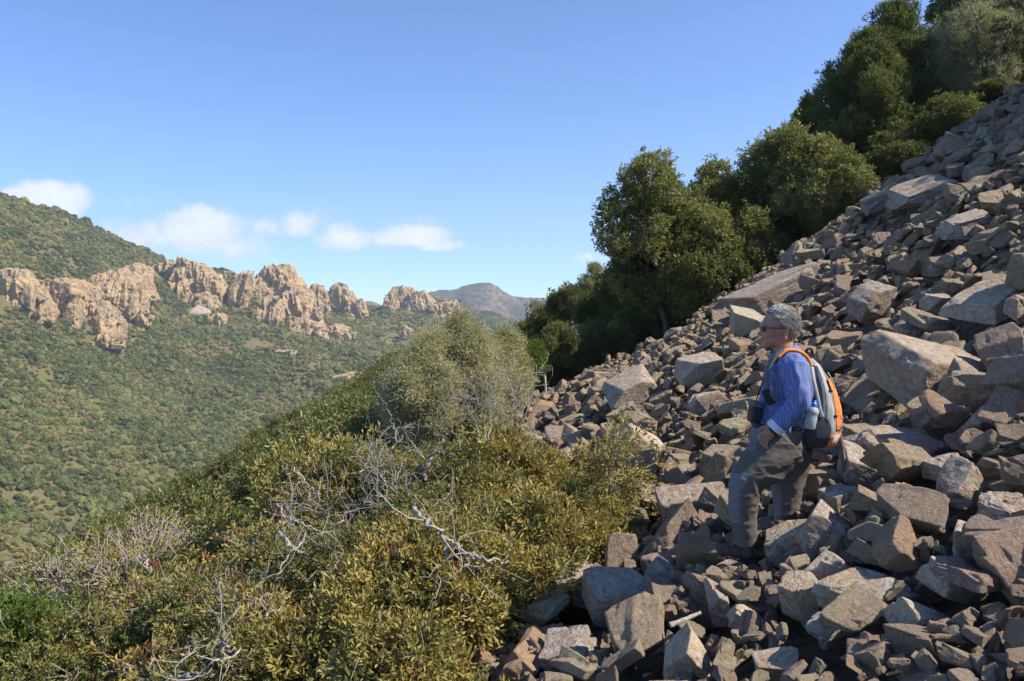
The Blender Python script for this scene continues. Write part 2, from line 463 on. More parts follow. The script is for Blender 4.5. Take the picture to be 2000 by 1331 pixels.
# distant mountain with the round summit, hazy blue
def far_mountain(name, prof, Y0_, depth, seed, amp):
    ux = np.linspace(pu(prof[0][0]), pu(prof[-1][0]), 300)
    py_ = sm_interp(ux, np.array([pu(a) for a, b in prof]), np.array([float(b) for a, b in prof]), .003)
    tt = np.linspace(0, 1.3, 150)
    A, B = np.meshgrid(ux, tt, indexing='ij')
    Yv = Y0_ + depth * (B - 1)
    top = pv(py_)[:, None] * Y0_
    Xv = A * Y0_ + 0 * B
    k = np.where(B > 1, 1 - (B - 1) * 2.5, B ** 1.25)
    Zv = -420 + (top + 420) * k
    q = np.stack([Xv, Yv, Zv * 0], -1)
    r = fbm(q / 190, 5, seed) + 0.9 * (0.5 - np.abs(vnoise(np.stack([Xv / 110, Yv / 300, Zv * 0], -1), seed + 3)))
    Zv = Zv + amp * r * np.clip((1 - B) * 4, 0.1, 1) + amp * 0.22 * fbm(q / 34, 4, seed + 9)
    idx = np.arange(A.size).reshape(A.shape)
    ff = np.stack([idx[:-1, :-1], idx[1:, :-1], idx[1:, 1:], idx[:-1, 1:]], -1).reshape(-1, 4)
    m, t = newmat(name + '_ground')
    co = t.n('ShaderNodeTexCoord').outputs['Object']
    na = t.noise(co, 0.012, 8, 0.65)
    nb = t.noise(co, 0.075, 6, 0.7)
    c = t.mix(t.ramp(na.outputs[0], [(0.44, 0.0), (0.58, 1.0)]), (0.055, 0.062, 0.022), (0.24, 0.165, 0.10))
    c = t.mix(t.ramp(nb.outputs[0], [(0.48, 0.0), (0.55, 0.85)]), c, (0.035, 0.045, 0.02))
    mt = finish(m, t, c, 0.95, t.n('ShaderNodeBump', {'Strength': 1.0, 'Distance': 10, 'Height': nb.outputs[0]}).outputs[0], 0.05)
    return tag(link(name, mesh_np(name, np.stack([Xv, Yv, Zv], -1).reshape(-1, 3), ff, mt)), kind='structure')
far_mountain('distant_mountain', [(600, 690), (780, 612), (830, 572), (862, 563), (885, 566), (900, 560), (925, 550), (945, 547), (965, 551), (985, 568), (1005, 576), (1040, 581), (1080, 582), (1160, 588), (1300, 610), (1500, 640)], 2500, 900, 3, 26)
far_mountain('distant_ridge', [(300, 700), (560, 640), (640, 600), (690, 578), (705, 590), (722, 585), (745, 596), (800, 640), (900, 700)], 1900, 600, 12, 14)
far_mountain('distant_foothill', [(780, 660), (860, 622), (900, 606), (950, 603), (985, 612), (1020, 618), (1080, 640), (1200, 700)], 1500, 300, 23, 10)

# ------------------------------------------------------------------ rock shapes
def rock_radial(d, seed, p=26, planes=9, dims=(1, .7, .5), concave=True):
    r = np.random.default_rng(seed)
    def body(c=np.zeros(3), k=1.0):
        ns, hs = [], []
        for ax in range(3):
            for s in (-1, 1):
                n = np.zeros(3); n[ax] = s
                n = n + r.normal(0, .16, 3); n /= np.linalg.norm(n)
                ns.append(n); hs.append(dims[ax] * r.uniform(.82, 1.05) * k)
        for _ in range(planes):
            n = r.normal(0, 1, 3); n /= np.linalg.norm(n)
            sup = np.abs(n) @ np.array(dims)
            ns.append(n); hs.append(sup * r.uniform(.54, .9) * k)
        ns, hs = np.array(ns), np.array(hs)
        q = np.clip(d @ ns.T, 1e-4, None) / hs
        return 1 / (np.sum(q ** p, axis=1) ** (1 / p))
    a = body()
    if concave and r.random() < .65:
        a = np.maximum(a * r.uniform(.8, .9), body(k=r.uniform(.85, 1.0)) * 1.0)
    return a

def make_rock(seed, level, p=26, planes=6, dims=(1, .7, .5), amp=.022):
    d, f = ico(level)
    r = rock_radial(d, seed, p, planes, dims)
    v = d * r[:, None]
    n = fbm(v * 2.2 + seed, 3, seed) * amp * 1.0 + fbm(v * 7.0 + seed, 3, seed + 4) * amp * .35
    chip = np.clip(vnoise(v * 3.1 + 9 + seed, seed + 8) - .35, 0, 1) * -.16
    v = v + d * (n + chip)[:, None]
    return v, f

NV = 28
rock_dims = []
rr = np.random.default_rng(99)
for k in range(NV):
    rock_dims.append((1.0, rr.uniform(.5, .92), rr.uniform(.22, .60)) if k % 4 else (1.0, rr.uniform(.4, .8), rr.uniform(.15, .24)))
rock_me, rock_lo, rock_pts = [], [], []
for k in range(NV):
    v, f = make_rock(200 + k, 5, p=70 if k % 3 else 34, planes=5 + k % 8, dims=rock_dims[k])
    rock_me.append(mesh_np('rock_mesh', v, f, M_rock))
    v3, f3 = make_rock(200 + k, 3, p=70 if k % 3 else 34, planes=5 + k % 8, dims=rock_dims[k])
    rock_lo.append(mesh_np('small_rock_mesh', v3, f3, M_rock, smooth=False))
    rock_pts.append(v3)
# ------------------------------------------------------------------ the talus: key boulders, then a pile dropped round them
def ground_hit(px, py, lift=0.0, y0=1.2, y1=60):
    Y = np.linspace(y0, y1, 3000)
    X = pu(px) * Y
    d = ground(X, Y) + lift - pv(py) * Y
    k = int(np.argmax(d > 0)) if (d > 0).any() else len(Y) - 1
    return np.array([X[k], Y[k], float(ground(X[k], Y[k])) + lift])

CELL = 0.035
XA, XB, YA, YB = -2.2, 14.0, 1.6, 21.5
nxg, nyg = int((XB - XA) / CELL), int((YB - YA) / CELL)
cx = XA + (np.arange(nxg) + .5) * CELL
cy = YA + (np.arange(nyg) + .5) * CELL
H = ground(*np.meshgrid(cx, cy, indexing='ij')).astype(float)
PROT = np.zeros_like(H, bool)

# (px, py) centre of the boulder, width and height in photo pixels, seed, tilt in the picture (degrees), depth ratio, label
KEY = [
 (1822, 742, 225, 130, 3, -14, .9, 1, 'broad flat-topped pale boulder, largest rock right of the hiker'),
 (1893, 762, 105, 95, 21, -24, .7, 1, 'square-edged tan block standing on the right end of the broad flat boulder'),
 (1838, 800, 150, 80, 33, 14, .8, 1, 'dark shaded boulder wedged under the broad flat pale boulder'),
 (1750, 880, 190, 75, 41, -6, .9, 1, 'purplish pitted slab just under the broad flat boulder'),
 (1905, 840, 120, 60, 42, 38, .5, 1, 'narrow leaning slab propped up below the square tan block'),
 (1515, 566, 215, 62, 5, 27, .45, 1, 'long dark slab lying along the slope above the hiker\'s head'),
 (1458, 632, 90, 66, 61, -5, .8, 1, 'rounded grey boulder just left of the hiker\'s head'),
 (1228, 765, 135, 66, 7, 24, .8, 1, 'smooth grey-violet slab half buried left of the hiker, near the talus edge'),
 (1247, 890, 112, 120, 8, 42, .6, 1, 'large speckled grey slab tilted steeply, left of the hiker\'s knees'),
 (1365, 722, 112, 72, 9, 8, .8, 1, 'blotchy grey-brown boulder halfway between the hiker and the talus edge'),
 (1378, 790, 84, 52, 64, 10, .7, 1, 'rust-edged brown boulder left of the hiker\'s belt'),
 (1355, 990, 150, 86, 10, 18, .8, 1, 'pale wedge-shaped slab just left of the hiker\'s front shin'),
 (1614, 1042, 118, 100, 11, -28, .8, 1, 'big rust-brown pentagonal block right of the hiker\'s boots'),
 (1700, 928, 150, 76, 12, -20, .8, 1, 'sunlit tan flat rock right of the hiker\'s rear knee'),
 (1650, 985, 92, 88, 53, 14, .8, 1, 'tan block with a dark left face behind the rust-brown pentagonal block'),
 (1768, 968, 70, 56, 13, -8, .8, 1, 'small cube-like brown block beside the sunlit tan flat rock'),
 (1530, 1058, 120, 90, 14, 20, .8, 1, 'sunlit-topped grey boulder under the hiker\'s rear boot'),
 (1630, 1120, 118, 80, 15, -25, .8, 1, 'grey lichen-spotted block below the rust-brown pentagonal block'),
 (1563, 1168, 98, 122, 16, 6, .8, 1, 'dark upright five-sided block in the lower middle of the talus'),
 (1692, 1165, 168, 74, 17, 4, .8, 1, 'rough grey loaf-shaped boulder right of the dark upright block'),
 (1625, 1225, 100, 72, 18, 28, .6, 1, 'brown slab tilted up to the right below the loaf-shaped boulder'),
 (1860, 1130, 148, 92, 19, -20, .8, 1, 'pinkish weathered boulder near the right edge of the photo'),
 (1800, 1215, 150, 84, 20, -24, .6, 1, 'long dark brown slab sloping down to the right under the pinkish boulder'),
 (1880, 960, 112, 104, 22, 36, .8, 1, 'tall dark block leaning right beside the small cube-like block'),
 (1850, 915, 84, 62, 23, 10, .8, 1, 'pale sunlit block right of the sunlit tan flat rock'),
 (1130, 1138, 112, 84, 24, -4, .8, 1, 'pale tan boulder at the edge of the shrubs, lower left of the talus'),
 (1215, 1168, 158, 86, 25, -6, .8, 1, 'wide tan boulder with a smooth top, second from the shrub edge'),
 (1250, 1240, 108, 60, 26, 12, .8, 1, 'orange-tan flat slab in front of the wide tan boulder'),
 (1345, 1290, 100, 120, 27, -30, .6, 1, 'dark jagged slab standing on edge near the bottom of the photo'),
 (1330, 1325, 90, 56, 28, 2, .8, 1, 'rounded light brown boulder at the bottom edge beside the dark jagged slab'),
 (1110, 1285, 140, 90, 29, 12, .8, 1, 'grey sunlit boulder at the bottom edge by the shrub leaves'),
 (1040, 1245, 76, 56, 30, -3, .8, 1, 'light grey rounded boulder at the tip of the mastic shrub'),
 (1520, 1300, 110, 74, 31, 20, .8, 1, 'tan-topped boulder at the bottom edge below the dark upright block'),
 (1745, 1262, 66, 44, 32, -6, .8, 1, 'small warm brown block with a flat top near the bottom right'),
 (1960, 1010, 110, 110, 34, 10, .8, 1, 'dark hollowed boulder cut by the right edge of the photo'),
 (1925, 590, 170, 60, 35, 18, .8, 1, 'long flat slab reaching the right edge above the broad flat boulder'),
 (1825, 595, 72, 56, 36, -8, .8, 1, 'brown block on the slope left of the long flat slab'),
 (1985, 600, 50, 70, 37, 0, .8, 1, 'sunlit brown block cut by the right edge beside the long flat slab'),
 (1778, 650, 74, 42, 38, 6, .8, 1, 'small orange-brown block resting above the broad flat boulder'),
 (1700, 590, 110, 84, 39, 30, .7, 1, 'dull brown leaning slab up the slope behind the hiker\'s pack'),
 (1880, 440, 110, 56, 40, 16, .7, 1, 'dark flat boulder high on the upper right slope'),
 (1800, 375, 160, 56, 43, 20, .8, 1, 'pale violet slab lying high on the slope under the trees'),
 (1715, 395, 90, 44, 44, 28, .8, 1, 'sunlit thin slab on the crest below the silvery oak'),
 (1790, 295, 90, 56, 45, 25, .7, 1, 'large tilted boulder on the crest under the juniper'),
 (1405, 1180, 60, 90, 46, 20, .7, 1, 'light brown wedge leaning beside the dead stick'),
 (1455, 1215, 90, 74, 47, -30, .7, 1, 'brown block with a dark cracked left face in the lower middle'),
 (1290, 1130, 70, 80, 48, -30, .7, 1, 'pointed grey block just right of the wide tan boulder'),
 (1905, 1070, 120, 90, 49, -10, .7, 1, 'dark square boulder with a lit top above the pinkish boulder'),
  (1440, 1120, 112, 52, 71, 8, .8, 1, 'flat brown rock carrying the hiker\'s front boot'),
]
def add_top(P, prot=True, shrink=.8):
    """raise the height field to the top of a placed rock"""
    global H
    ix = ((P[:, 0] - XA) / CELL).astype(int); iy = ((P[:, 1] - YA) / CELL).astype(int)
    ok = (ix > 0) & (ix < nxg - 1) & (iy > 0) & (iy < nyg - 1)
    ix, iy, z = ix[ok], iy[ok], P[ok, 2]
    if not len(ix): return
    for a in (-1, 0, 1):
        for b in (-1, 0, 1):
            np.maximum.at(H, (ix + a, iy + b), z - (.012 if a or b else 0))
    if prot:
        for a in (-1, 0, 1):
            for b in (-1, 0, 1): PROT[ix + a, iy + b] = True

boulders = []
for k, (px, py, w_, h_, sdk, tilt, dr, pr, lab) in enumerate(KEY):
    g = ground_hit(px, py + h_ * .22, 0.24)
    Yc = g[1] + .02
    if 'carrying' in lab: Yc = 4.86
    ks_ = .90 if k in (0, 1, 3, 8, 11, 12, 13, 19, 25, 26) else .78
    W2, H2 = ks_ * w_ / 1555 * Yc / 2, ks_ * h_ / 1555 * Yc / 2
    v, f = make_rock(500 + sdk * 7, 5, p=40 if k % 2 else 80, planes=6 + sdk % 5, dims=(1.0, .9, .9), amp=.018)
    v = v / (v.max(0) - v.min(0)) * 2
    rz = math.radians((sdk * 47) % 50 - 25)
    v = v @ rotm((0, 0, rz)).T
    v = v * np.array([W2 * 1.04, max(W2 * dr, H2) * 1.0, H2 * 1.04])
    v = v @ rotm((math.radians(16), math.radians(-tilt), 0)).T
    c = at(px, py, Yc)
    me = mesh_np('boulder', v, f, M_boulder)
    o = link('boulder', me, loc=c)
    tag(o, lab, 'boulder', 'angular talus rocks')
    P = v + c
    boulders.append(P[::7])
    inner = (np.abs(v[:, 0]) < W2 * .8) & (np.abs(v[:, 1]) < np.abs(v[:, 1]).max() * .8)
    add_top(P[~inner], prot=False)
    add_top(P[inner], prot=True)

MAN_X, MAN_Y = 1.62, 5.3
r2 = np.random.default_rng(5)
sizes = np.concatenate([np.clip(r2.lognormal(math.log(.15), .36, 2500), .08, .36), np.clip(r2.lognormal(math.log(.112), .34, 4200), .05, .24), np.clip(r2.lognormal(math.log(.062), .28, 5200), .035, .11)])
sizes[-1200:] = r2.uniform(.06, .13, 1200)
order = np.argsort(-sizes * r2.uniform(.55, 1.6, len(sizes)))
sizes = sizes[order]
rocks = []   # (variant, pos, euler, scale3)
def try_xy():
    while True:
        Y = 1.8 + (20.5 - 1.8) * (r2.random() ** .8 if r2.random() < .62 else r2.random() * .22)
        X = r2.uniform(-1.6, min(13.5, .78 * Y + 1.2))
        if X < -0.8 + .05 * Y - (1.2 if Y < 5 else 0): continue
        if Y > 18.8 + .8 * math.sin(X * 1.3) + .5 * math.sin(X * 3.1): continue
        return X, Y
for s in sizes:
    for _ in range(3):
        X, Y = try_xy()
        i, j = int((X - XA) / CELL), int((Y - YA) / CELL)
        if 0 <= i < nxg and 0 <= j < nyg and not PROT[i, j]: break
    else: continue
    s = s * min(1.0, .38 + .62 * max(0, Y - 1.8) / 4.0)
    gfac = 1.0
    best = None
    for _k in range(4 if s > .10 else 2 if s > .06 else 1):
        var = int(r2.integers(NV))
        e = (r2.normal(0, .38), -math.radians(20) + r2.normal(0, .42), r2.uniform(0, 6.283))
        R = np.array((Euler((e[0], e[1], 0)).to_matrix() @ Euler((0, 0, e[2])).to_matrix()))
        sc = s * np.array([r2.uniform(.85, 1.2), r2.uniform(.85, 1.15), r2.uniform(.8, 1.15)])
        P = (rock_pts[var] * sc) @ R.T
        ix = ((P[:, 0] + X - XA) / CELL).astype(int); iy = ((P[:, 1] + Y - YA) / CELL).astype(int)
        ok = (ix >= 0) & (ix < nxg) & (iy >= 0) & (iy < nyg)
        ix, iy, z = ix[ok], iy[ok], P[ok, 2]
        if len(ix) < 200: continue
        key = ix * nyg + iy
        uk, inv = np.unique(key, return_inverse=True)
        lo = np.full(len(uk), 9e9); np.minimum.at(lo, inv, z)
        hh = H.ravel()[uk]
        off = np.quantile(hh - lo, .80)
        gap = np.mean(np.clip(off + lo - hh, 0, None)) / s + 0.25 * (off - ground(X, Y)) / s * .2
        if best is None or gap < best[0]:
            best = (gap, var, R, sc, off, uk, inv, z)
    if best is None: continue
    gap, var, R, sc, off, uk, inv, z = best
    if off - float(ground(X, Y)) > (.24 if Y > 8 else .40 - .02 * Y) + s * .45: continue
    if Y - s < 4.78:
        pxc = 1000 + X / Y * 1555; hw = s / Y * 1555; pyt = 600 - (off + z.max()) / Y * 1555
        if (pxc + hw > 1395 and pxc - hw < 1482 and pyt < 1086) or (pxc + hw > 1425 and pxc - hw < 1575 and pyt < 1022): continue
    hi = np.full(len(uk), -9e9); np.maximum.at(hi, inv, z)
    Hf = H.ravel()
    Hf[uk] = np.maximum(Hf[uk], hi + off)
    H = Hf.reshape(H.shape)
    rocks.append((var, np.array([X, Y, off]), R, sc))

# which rocks show largest in the photograph: a coarse depth buffer
BW, BH = 500, 333
buf = np.full(BW * BH, 1e9); own = np.full(BW * BH, -1)
allz, allp, alli = [], [], []
def splat(P, k, step=2):
    px = (P[:, 0] / P[:, 1] * 1555 + 1000) / 4; py = (600 - P[:, 2] / P[:, 1] * 1555) / 4
    ok = (px > 1) & (px < BW - 2) & (py > 1) & (py < BH - 2) & (P[:, 1] > .5)
    px, py, zz = px[ok].astype(int), py[ok].astype(int), P[ok, 1]
    for a in (0, 1):
        for b in (0, 1):
            allp.append((py + b) * BW + px + a); allz.append(zz); alli.append(np.full(len(px), k))
for k, (var, pos, R, sc) in enumerate(rocks):
    splat((rock_pts[var] * sc) @ R.T + pos, k)
for k, P in enumerate(boulders):
    splat(P, 100000 + k)
P = np.concatenate(allp); Z = np.concatenate(allz); I = np.concatenate(alli)
o_ = np.argsort(-Z, kind='stable')
own[P[o_]] = I[o_]
cnt = np.bincount(own[(own >= 0) & (own < 100000)], minlength=len(rocks))
ownp = np.where(own >= 0)[0]
NIND = 300 - len(KEY)
top = set(np.argsort(-cnt)[:NIND].tolist())
cenx = np.bincount(own[ownp][own[ownp] < 100000], weights=(ownp % BW)[own[ownp] < 100000], minlength=len(rocks)) / np.maximum(cnt, 1) * 4
ceny = np.bincount(own[ownp][own[ownp] < 100000], weights=(ownp // BW)[own[ownp] < 100000], minlength=len(rocks)) / np.maximum(cnt, 1) * 4

# a short name for each key boulder, from its label, for the neighbours' labels
LM = [(px, py, ' '.join(lab.split(',')[0].split()[:7])) for (px, py, w_, h_, sdk, tilt, dr, pr, lab) in KEY]
def trim(nm):
    for cut in (' right of', ' left of', ' near', ' at the', ' in the', ' on the', ' beside', ' below', ' above', ' behind', ' under', ' just', ' with', ' cut', ' high', ' resting', ' lying', ' standing', ' wedged', ' propped', ' half', ' leaning r', ' leaning b', ' sloping', ' up the', ' reaching', ' tilted', ' over the'):
        i = nm.find(cut)
        if i > 8: nm = nm[:i]
    return nm
names = {}
LM2 = []
for px, py, nm in LM:
    nm = trim(nm)
    if nm in names: continue
    names[nm] = 1
    LM2.append((px, py, nm))
LM2 += [(1520, 630, "hiker's head"), (1450, 1070, "hiker's front boot"), (1330, 1215, 'dead white stick'), (1190, 960, 'thin sapling'), (1065, 760, 'little wooden sign')]
DIRS = ['right of', 'up and right of', 'above', 'up and left of', 'left of', 'down and left of', 'below', 'down and right of']
RANK = ['first', 'second', 'third', 'fourth', 'fifth', 'sixth', 'seventh', 'eighth', 'ninth', 'tenth', 'eleventh', 'twelfth', 'thirteenth', 'fourteenth', 'fifteenth', 'sixteenth', 'seventeenth', 'eighteenth', 'nineteenth', 'twentieth'] + ['farther'] * 300
labels, sect = {}, {}
for k in top:
    px, py = cenx[k], ceny[k]
    dd = [math.hypot(px - a, py - b) for a, b, c in LM2]
    q = int(np.argmin(dd))
    an = math.degrees(math.atan2(-(py - LM2[q][1]), px - LM2[q][0])) % 360
    sect.setdefault((q, int((an + 22.5) // 45) % 8), []).append((dd[q], k))
for (q, dd_), lst in sect.items():
    for rk, (_, k) in enumerate(sorted(lst)):
        var, pos, R, sc = rocks[k]
        a_ = cnt[k] * 16
        big = 'large' if a_ > 3500 else 'medium-sized' if a_ > 1500 else 'small'
        shape = 'flat slab' if rock_dims[var][2] * sc[2] < .42 * sc[0] else 'chunky rock' if rock_dims[var][1] > .75 else 'wedge-shaped rock'
        labels[k] = '%s %s, %s %s the %s' % (big, shape, RANK[rk], DIRS[dd_], LM2[q][2])
def rock_label(k, *a): return labels[k]

rest = []
for k, (var, pos, R, sc) in enumerate(rocks):
    if k in top:
        o = bpy.data.objects.new('talus_rock', rock_me[var]); C.objects.link(o)
        Mx = Matrix([list(map(float, row)) for row in R]).to_4x4()
        o.location = [float(a) for a in pos]
        o.rotation_euler = Mx.to_euler()
        o.scale = [float(a) for a in sc]
        tag(o, rock_label(k, var, pos, R, sc), 'rock', 'angular talus rocks')
    else:
        rest.append((var, pos, R, sc))

def instancer(name, variants, var, pos, eul, scl, extra_name):
    """one object whose geometry nodes put a real mesh on every point"""
    n = len(var)
    me = bpy.data.meshes.new(name)
    me.vertices.add(n)
    me.vertices.foreach_set('co', np.asarray(pos, np.float32).ravel())
    for nm, dt, arr, key in (('rot', 'FLOAT_VECTOR', eul, 'vector'), ('scl', 'FLOAT_VECTOR', scl, 'vector'), ('var', 'INT', var, 'value')):
        a = me.attributes.new(nm, dt, 'POINT')
        a.data.foreach_set(key, np.asarray(arr, np.int32 if dt == 'INT' else np.float32).ravel())
    colv = bpy.data.collections.new(extra_name)
    for k, vm in enumerate(variants):
        colv.objects.link(bpy.data.objects.new('%s_%02d' % (extra_name, k), vm))
    ng = bpy.data.node_groups.new(name, 'GeometryNodeTree')
    ng.interface.new_socket('Geometry', in_out='INPUT', socket_type='NodeSocketGeometry')
    ng.interface.new_socket('Geometry', in_out='OUTPUT', socket_type='NodeSocketGeometry')
    N = ng.nodes; L = ng.links
    gi = N.new('NodeGroupInput'); go = N.new('NodeGroupOutput')
    ci = N.new('GeometryNodeCollectionInfo'); ci.inputs[0].default_value = colv
    ci.inputs['Separate Children'].default_value = True; ci.inputs['Reset Children'].default_value = True
    ip = N.new('GeometryNodeInstanceOnPoints'); ip.inputs['Pick Instance'].default_value = True
    def attr(nm, dt):
        a = N.new('GeometryNodeInputNamedAttribute'); a.data_type = dt; a.inputs['Name'].default_value = nm
        return a.outputs['Attribute']
    L.new(gi.outputs[0], ip.inputs['Points']); L.new(ci.outputs[0], ip.inputs['Instance'])
    L.new(attr('var', 'INT'), ip.inputs['Instance Index'])
    e2r = N.new('FunctionNodeEulerToRotation')
    L.new(attr('rot', 'FLOAT_VECTOR'), e2r.inputs[0]); L.new(e2r.outputs[0], ip.inputs['Rotation'])
    L.new(attr('scl', 'FLOAT_VECTOR'), ip.inputs['Scale'])
    L.new(ip.outputs[0], go.inputs[0])
    o = link(name, me)
    md = o.modifiers.new('scatter', 'NODES'); md.node_group = ng
    return o

def eul_of(R):
    return tuple(Matrix([list(map(float, row)) for row in R]).to_euler())
# fine chips that fill the gaps
def boxmean(A, k):
    P_ = np.pad(A, k, mode='edge'); c_ = np.cumsum(np.cumsum(P_, 0), 1); c_ = np.pad(c_, ((1, 0), (1, 0)))
    w2 = 2 * k + 1
    return (c_[w2:, w2:] - c_[:-w2, w2:] - c_[w2:, :-w2] + c_[:-w2, :-w2]) / w2 ** 2
LOWS = H < boxmean(H, 4) - .015
for _ in range(26000):
    X, Y = try_xy()
    if Y > 14 and r2.random() < .4: continue
    i, j = int((X - XA) / CELL), int((Y - YA) / CELL)
    if PROT[i, j] or not LOWS[i, j]: continue
    s = r2.uniform(.02, .06)
    R = rotm((r2.uniform(0, 6), r2.uniform(0, 6), r2.uniform(0, 6)))
    rest.append((int(r2.integers(NV)), np.array([X, Y, H[i, j] - s * .1]), R, s * np.array([1, 1, 1])))
tag(instancer('scree', rock_lo, [a[0] for a in rest], [a[1] for a in rest], [eul_of(a[2]) for a in rest], [a[3] for a in rest], 'scree_stone'),
    'smaller broken stones filling the talus between the big angular rocks', 'scree', 'angular talus rocks', 'stuff')
print('rocks', len(rocks), 'individual', len(top), 'rest', len(rest))

print('t rocks', time.time() - T0)
# ------------------------------------------------------------------ crags on the far hillside
# px, py centre, width, height (photo pixels), seed, lean, depth ratio, label
CR = [
 (28, 566, 105, 84, 1, 0, .9, 'broad tan cliff cut by the left edge of the photo'),
 (72, 610, 60, 60, 2, 0, .9, 'small tan rock face just right of the leftmost cliff'),
 (118, 585, 105, 92, 3, 8, .9, 'rounded pale cliff, second from the left edge'),
 (160, 585, 60, 70, 4, 0, .8, 'weathered tan rock joining the rounded pale cliff on its right'),
 (222, 578, 100, 90, 5, 10, .9, 'big layered tan cliff in the middle of the left group'),
 (200, 635, 90, 80, 6, 0, .9, 'pale lower buttress beneath the big layered cliff'),
 (272, 570, 60, 90, 7, -10, .8, 'right-hand shoulder of the left cliff group, sloping down right'),
 (262, 536, 70, 30, 29, -6, .8, 'thin tan ledge on top of the left cliff group'),
 (265, 625, 60, 36, 8, 0, .8, 'low tan outcrop at the foot of the left cliff group'),
 (212, 672, 60, 36, 9, 0, .8, 'lowest pale rock spill under the left cliff group'),
 (330, 530, 70, 34, 10, 0, .8, 'low tan outcrop left of the square-topped crag'),
 (378, 548, 86, 84, 11, 0, .9, 'square-topped tan crag on the ridge'),
 (402, 592, 50, 34, 12, 0, .8, 'small pale rock below the square-topped crag'),
 (422, 628, 40, 28, 13, 0, .8, 'lone rounded boulder outcrop below the pale scree fan'),
 (448, 540, 26, 16, 14, 0, .8, 'tiny rock knob on the ridge between two crags'),
 (470, 572, 36, 84, 15, 18, .9, 'narrow leaning rock spire on the ridge'),
 (545, 562, 98, 92, 16, 0, .9, 'tall domed crag, highest rock on the ridge'),
 (575, 600, 70, 70, 17, -14, .9, 'rugged lower flank of the tall domed crag'),
 (528, 612, 50, 60, 24, 10, .9, 'brown lower left buttress of the tall domed crag'),
 (622, 590, 38, 64, 18, 0, .9, 'pointed crag right of the tall domed crag'),
 (664, 592, 56, 70, 19, -6, .9, 'broken crag third right of the tall domed crag'),
 (696, 610, 40, 36, 20, -20, .9, 'low ragged end of the ridge beside the saddle'),
 (778, 588, 52, 52, 21, 14, .9, 'shadowed rock prow right of the saddle'),
 (822, 596, 60, 46, 22, -8, .9, 'rocky brow behind the shadowed prow'),
 (870, 608, 60, 32, 23, -10, .9, 'low rock band fading behind the grey-green shrub'),
 (795, 655, 20, 34, 25, 10, .8, 'small dark cliff under the rocky brow, left of the grey-green shrub'),
 (598, 640, 80, 30, 26, 10, .8, 'patchy stones on the slope under the domed crag'),
 (655, 650, 60, 26, 27, 0, .8, 'patchy pale stones under the broken crag'),
 (560, 690, 46, 14, 28, 0, .8, 'low pale outcrop in the woods under the domed crag'),
 (685, 735, 90, 14, 30, -6, .8, 'low reddish rock band in the scrub above the mid slope'),
]
crag_hits = []
ledge_pts = []
for (px, py, w_, h_, sdk, lean, dr, lab) in CR:
    base = hill_at(px, min(py + h_ * .30, 900))
    Yc = base[1]
    W2, H2 = w_ / 1555 * Yc / 2, h_ / 1555 * Yc / 2
    rk = np.random.default_rng(4000 + sdk)
    lumps = [(0, 0, 0, 1.0, 1.0)]
    flat_ = h_ < 40
    soft_ = .45 if sdk <= 10 or sdk == 29 else .85
    for _q in range(9 if w_ > 40 else 5):
        lx = rk.uniform(-.95, .95)
        lumps.append((lx, rk.uniform(-.7, .35), rk.uniform(-.8, .45 - .65 * abs(lx)), rk.uniform(.22, .52), rk.uniform(.3, .75)))
    VV, FF, off_ = [], [], 0
    for q_, (lx, ly, lz, ls, lh) in enumerate(lumps):
        d, f = ico((6 if w_ > 50 else 5) if q_ == 0 else 5 if w_ > 60 else 4)
        r = rock_radial(d, 900 + sdk + q_ * 57, 40, 18, (1, .85, 1), concave=True)
        v = d * r[:, None]
        tp = 1 - .42 * soft_ * np.clip(v[:, 2] + .1, 0, 1) if not flat_ else np.ones(len(v))
        q = v * np.array([W2 * ls, W2 * dr * ls, H2 * lh])
        q[:, 0] *= tp; q[:, 1] *= tp
        q += np.array([lx * W2, ly * W2, lz * H2])
        mm = min(W2, H2)
        fr = 1 - np.abs(vnoise(np.stack([q[:, 0] / 5.5 + q[:, 2] / 40, q[:, 1] / 6, q[:, 2] / 34], -1) + sdk, sdk)) * 2
        fr2 = 1 - np.abs(vnoise(np.stack([q[:, 0] / 2.2, q[:, 1] / 2.6, q[:, 2] / 9], -1) + sdk, sdk + 5)) * 2
        kk = min(1, mm * ls / 9)
        disp = (.16 * fbm(q / 13.0 + sdk, 4, sdk) * mm * ls + (3.0 * fr + 1.7 * fr2) * kk * soft_ + .7 * fbm(q / 2.0, 3, sdk + 2) * kk)
        VV.append(q + d * disp[:, None]); FF.append(f + off_); off_ += len(q)
    v = np.concatenate(VV); f = np.concatenate(FF)
    v = v @ rotm((0, math.radians(lean), 0)).T
    c = at(px, py, Yc + W2 * dr * .35)
    tag(link('crag', mesh_np('crag', v, f, M_crag), loc=c), lab, 'crag', 'tan crags on the far ridge')
    # bushes rooted on its ledges
    up_ = np.where((v[:, 2] > -H2) & (rk.random(len(v)) < 1))[0]
    for k_ in rk.choice(up_, int(20 + w_ * .8)):
        if v[k_, 1] < W2 * .2: ledge_pts.append(v[k_] + c)
    crag_hits.append((px, py, w_, h_))
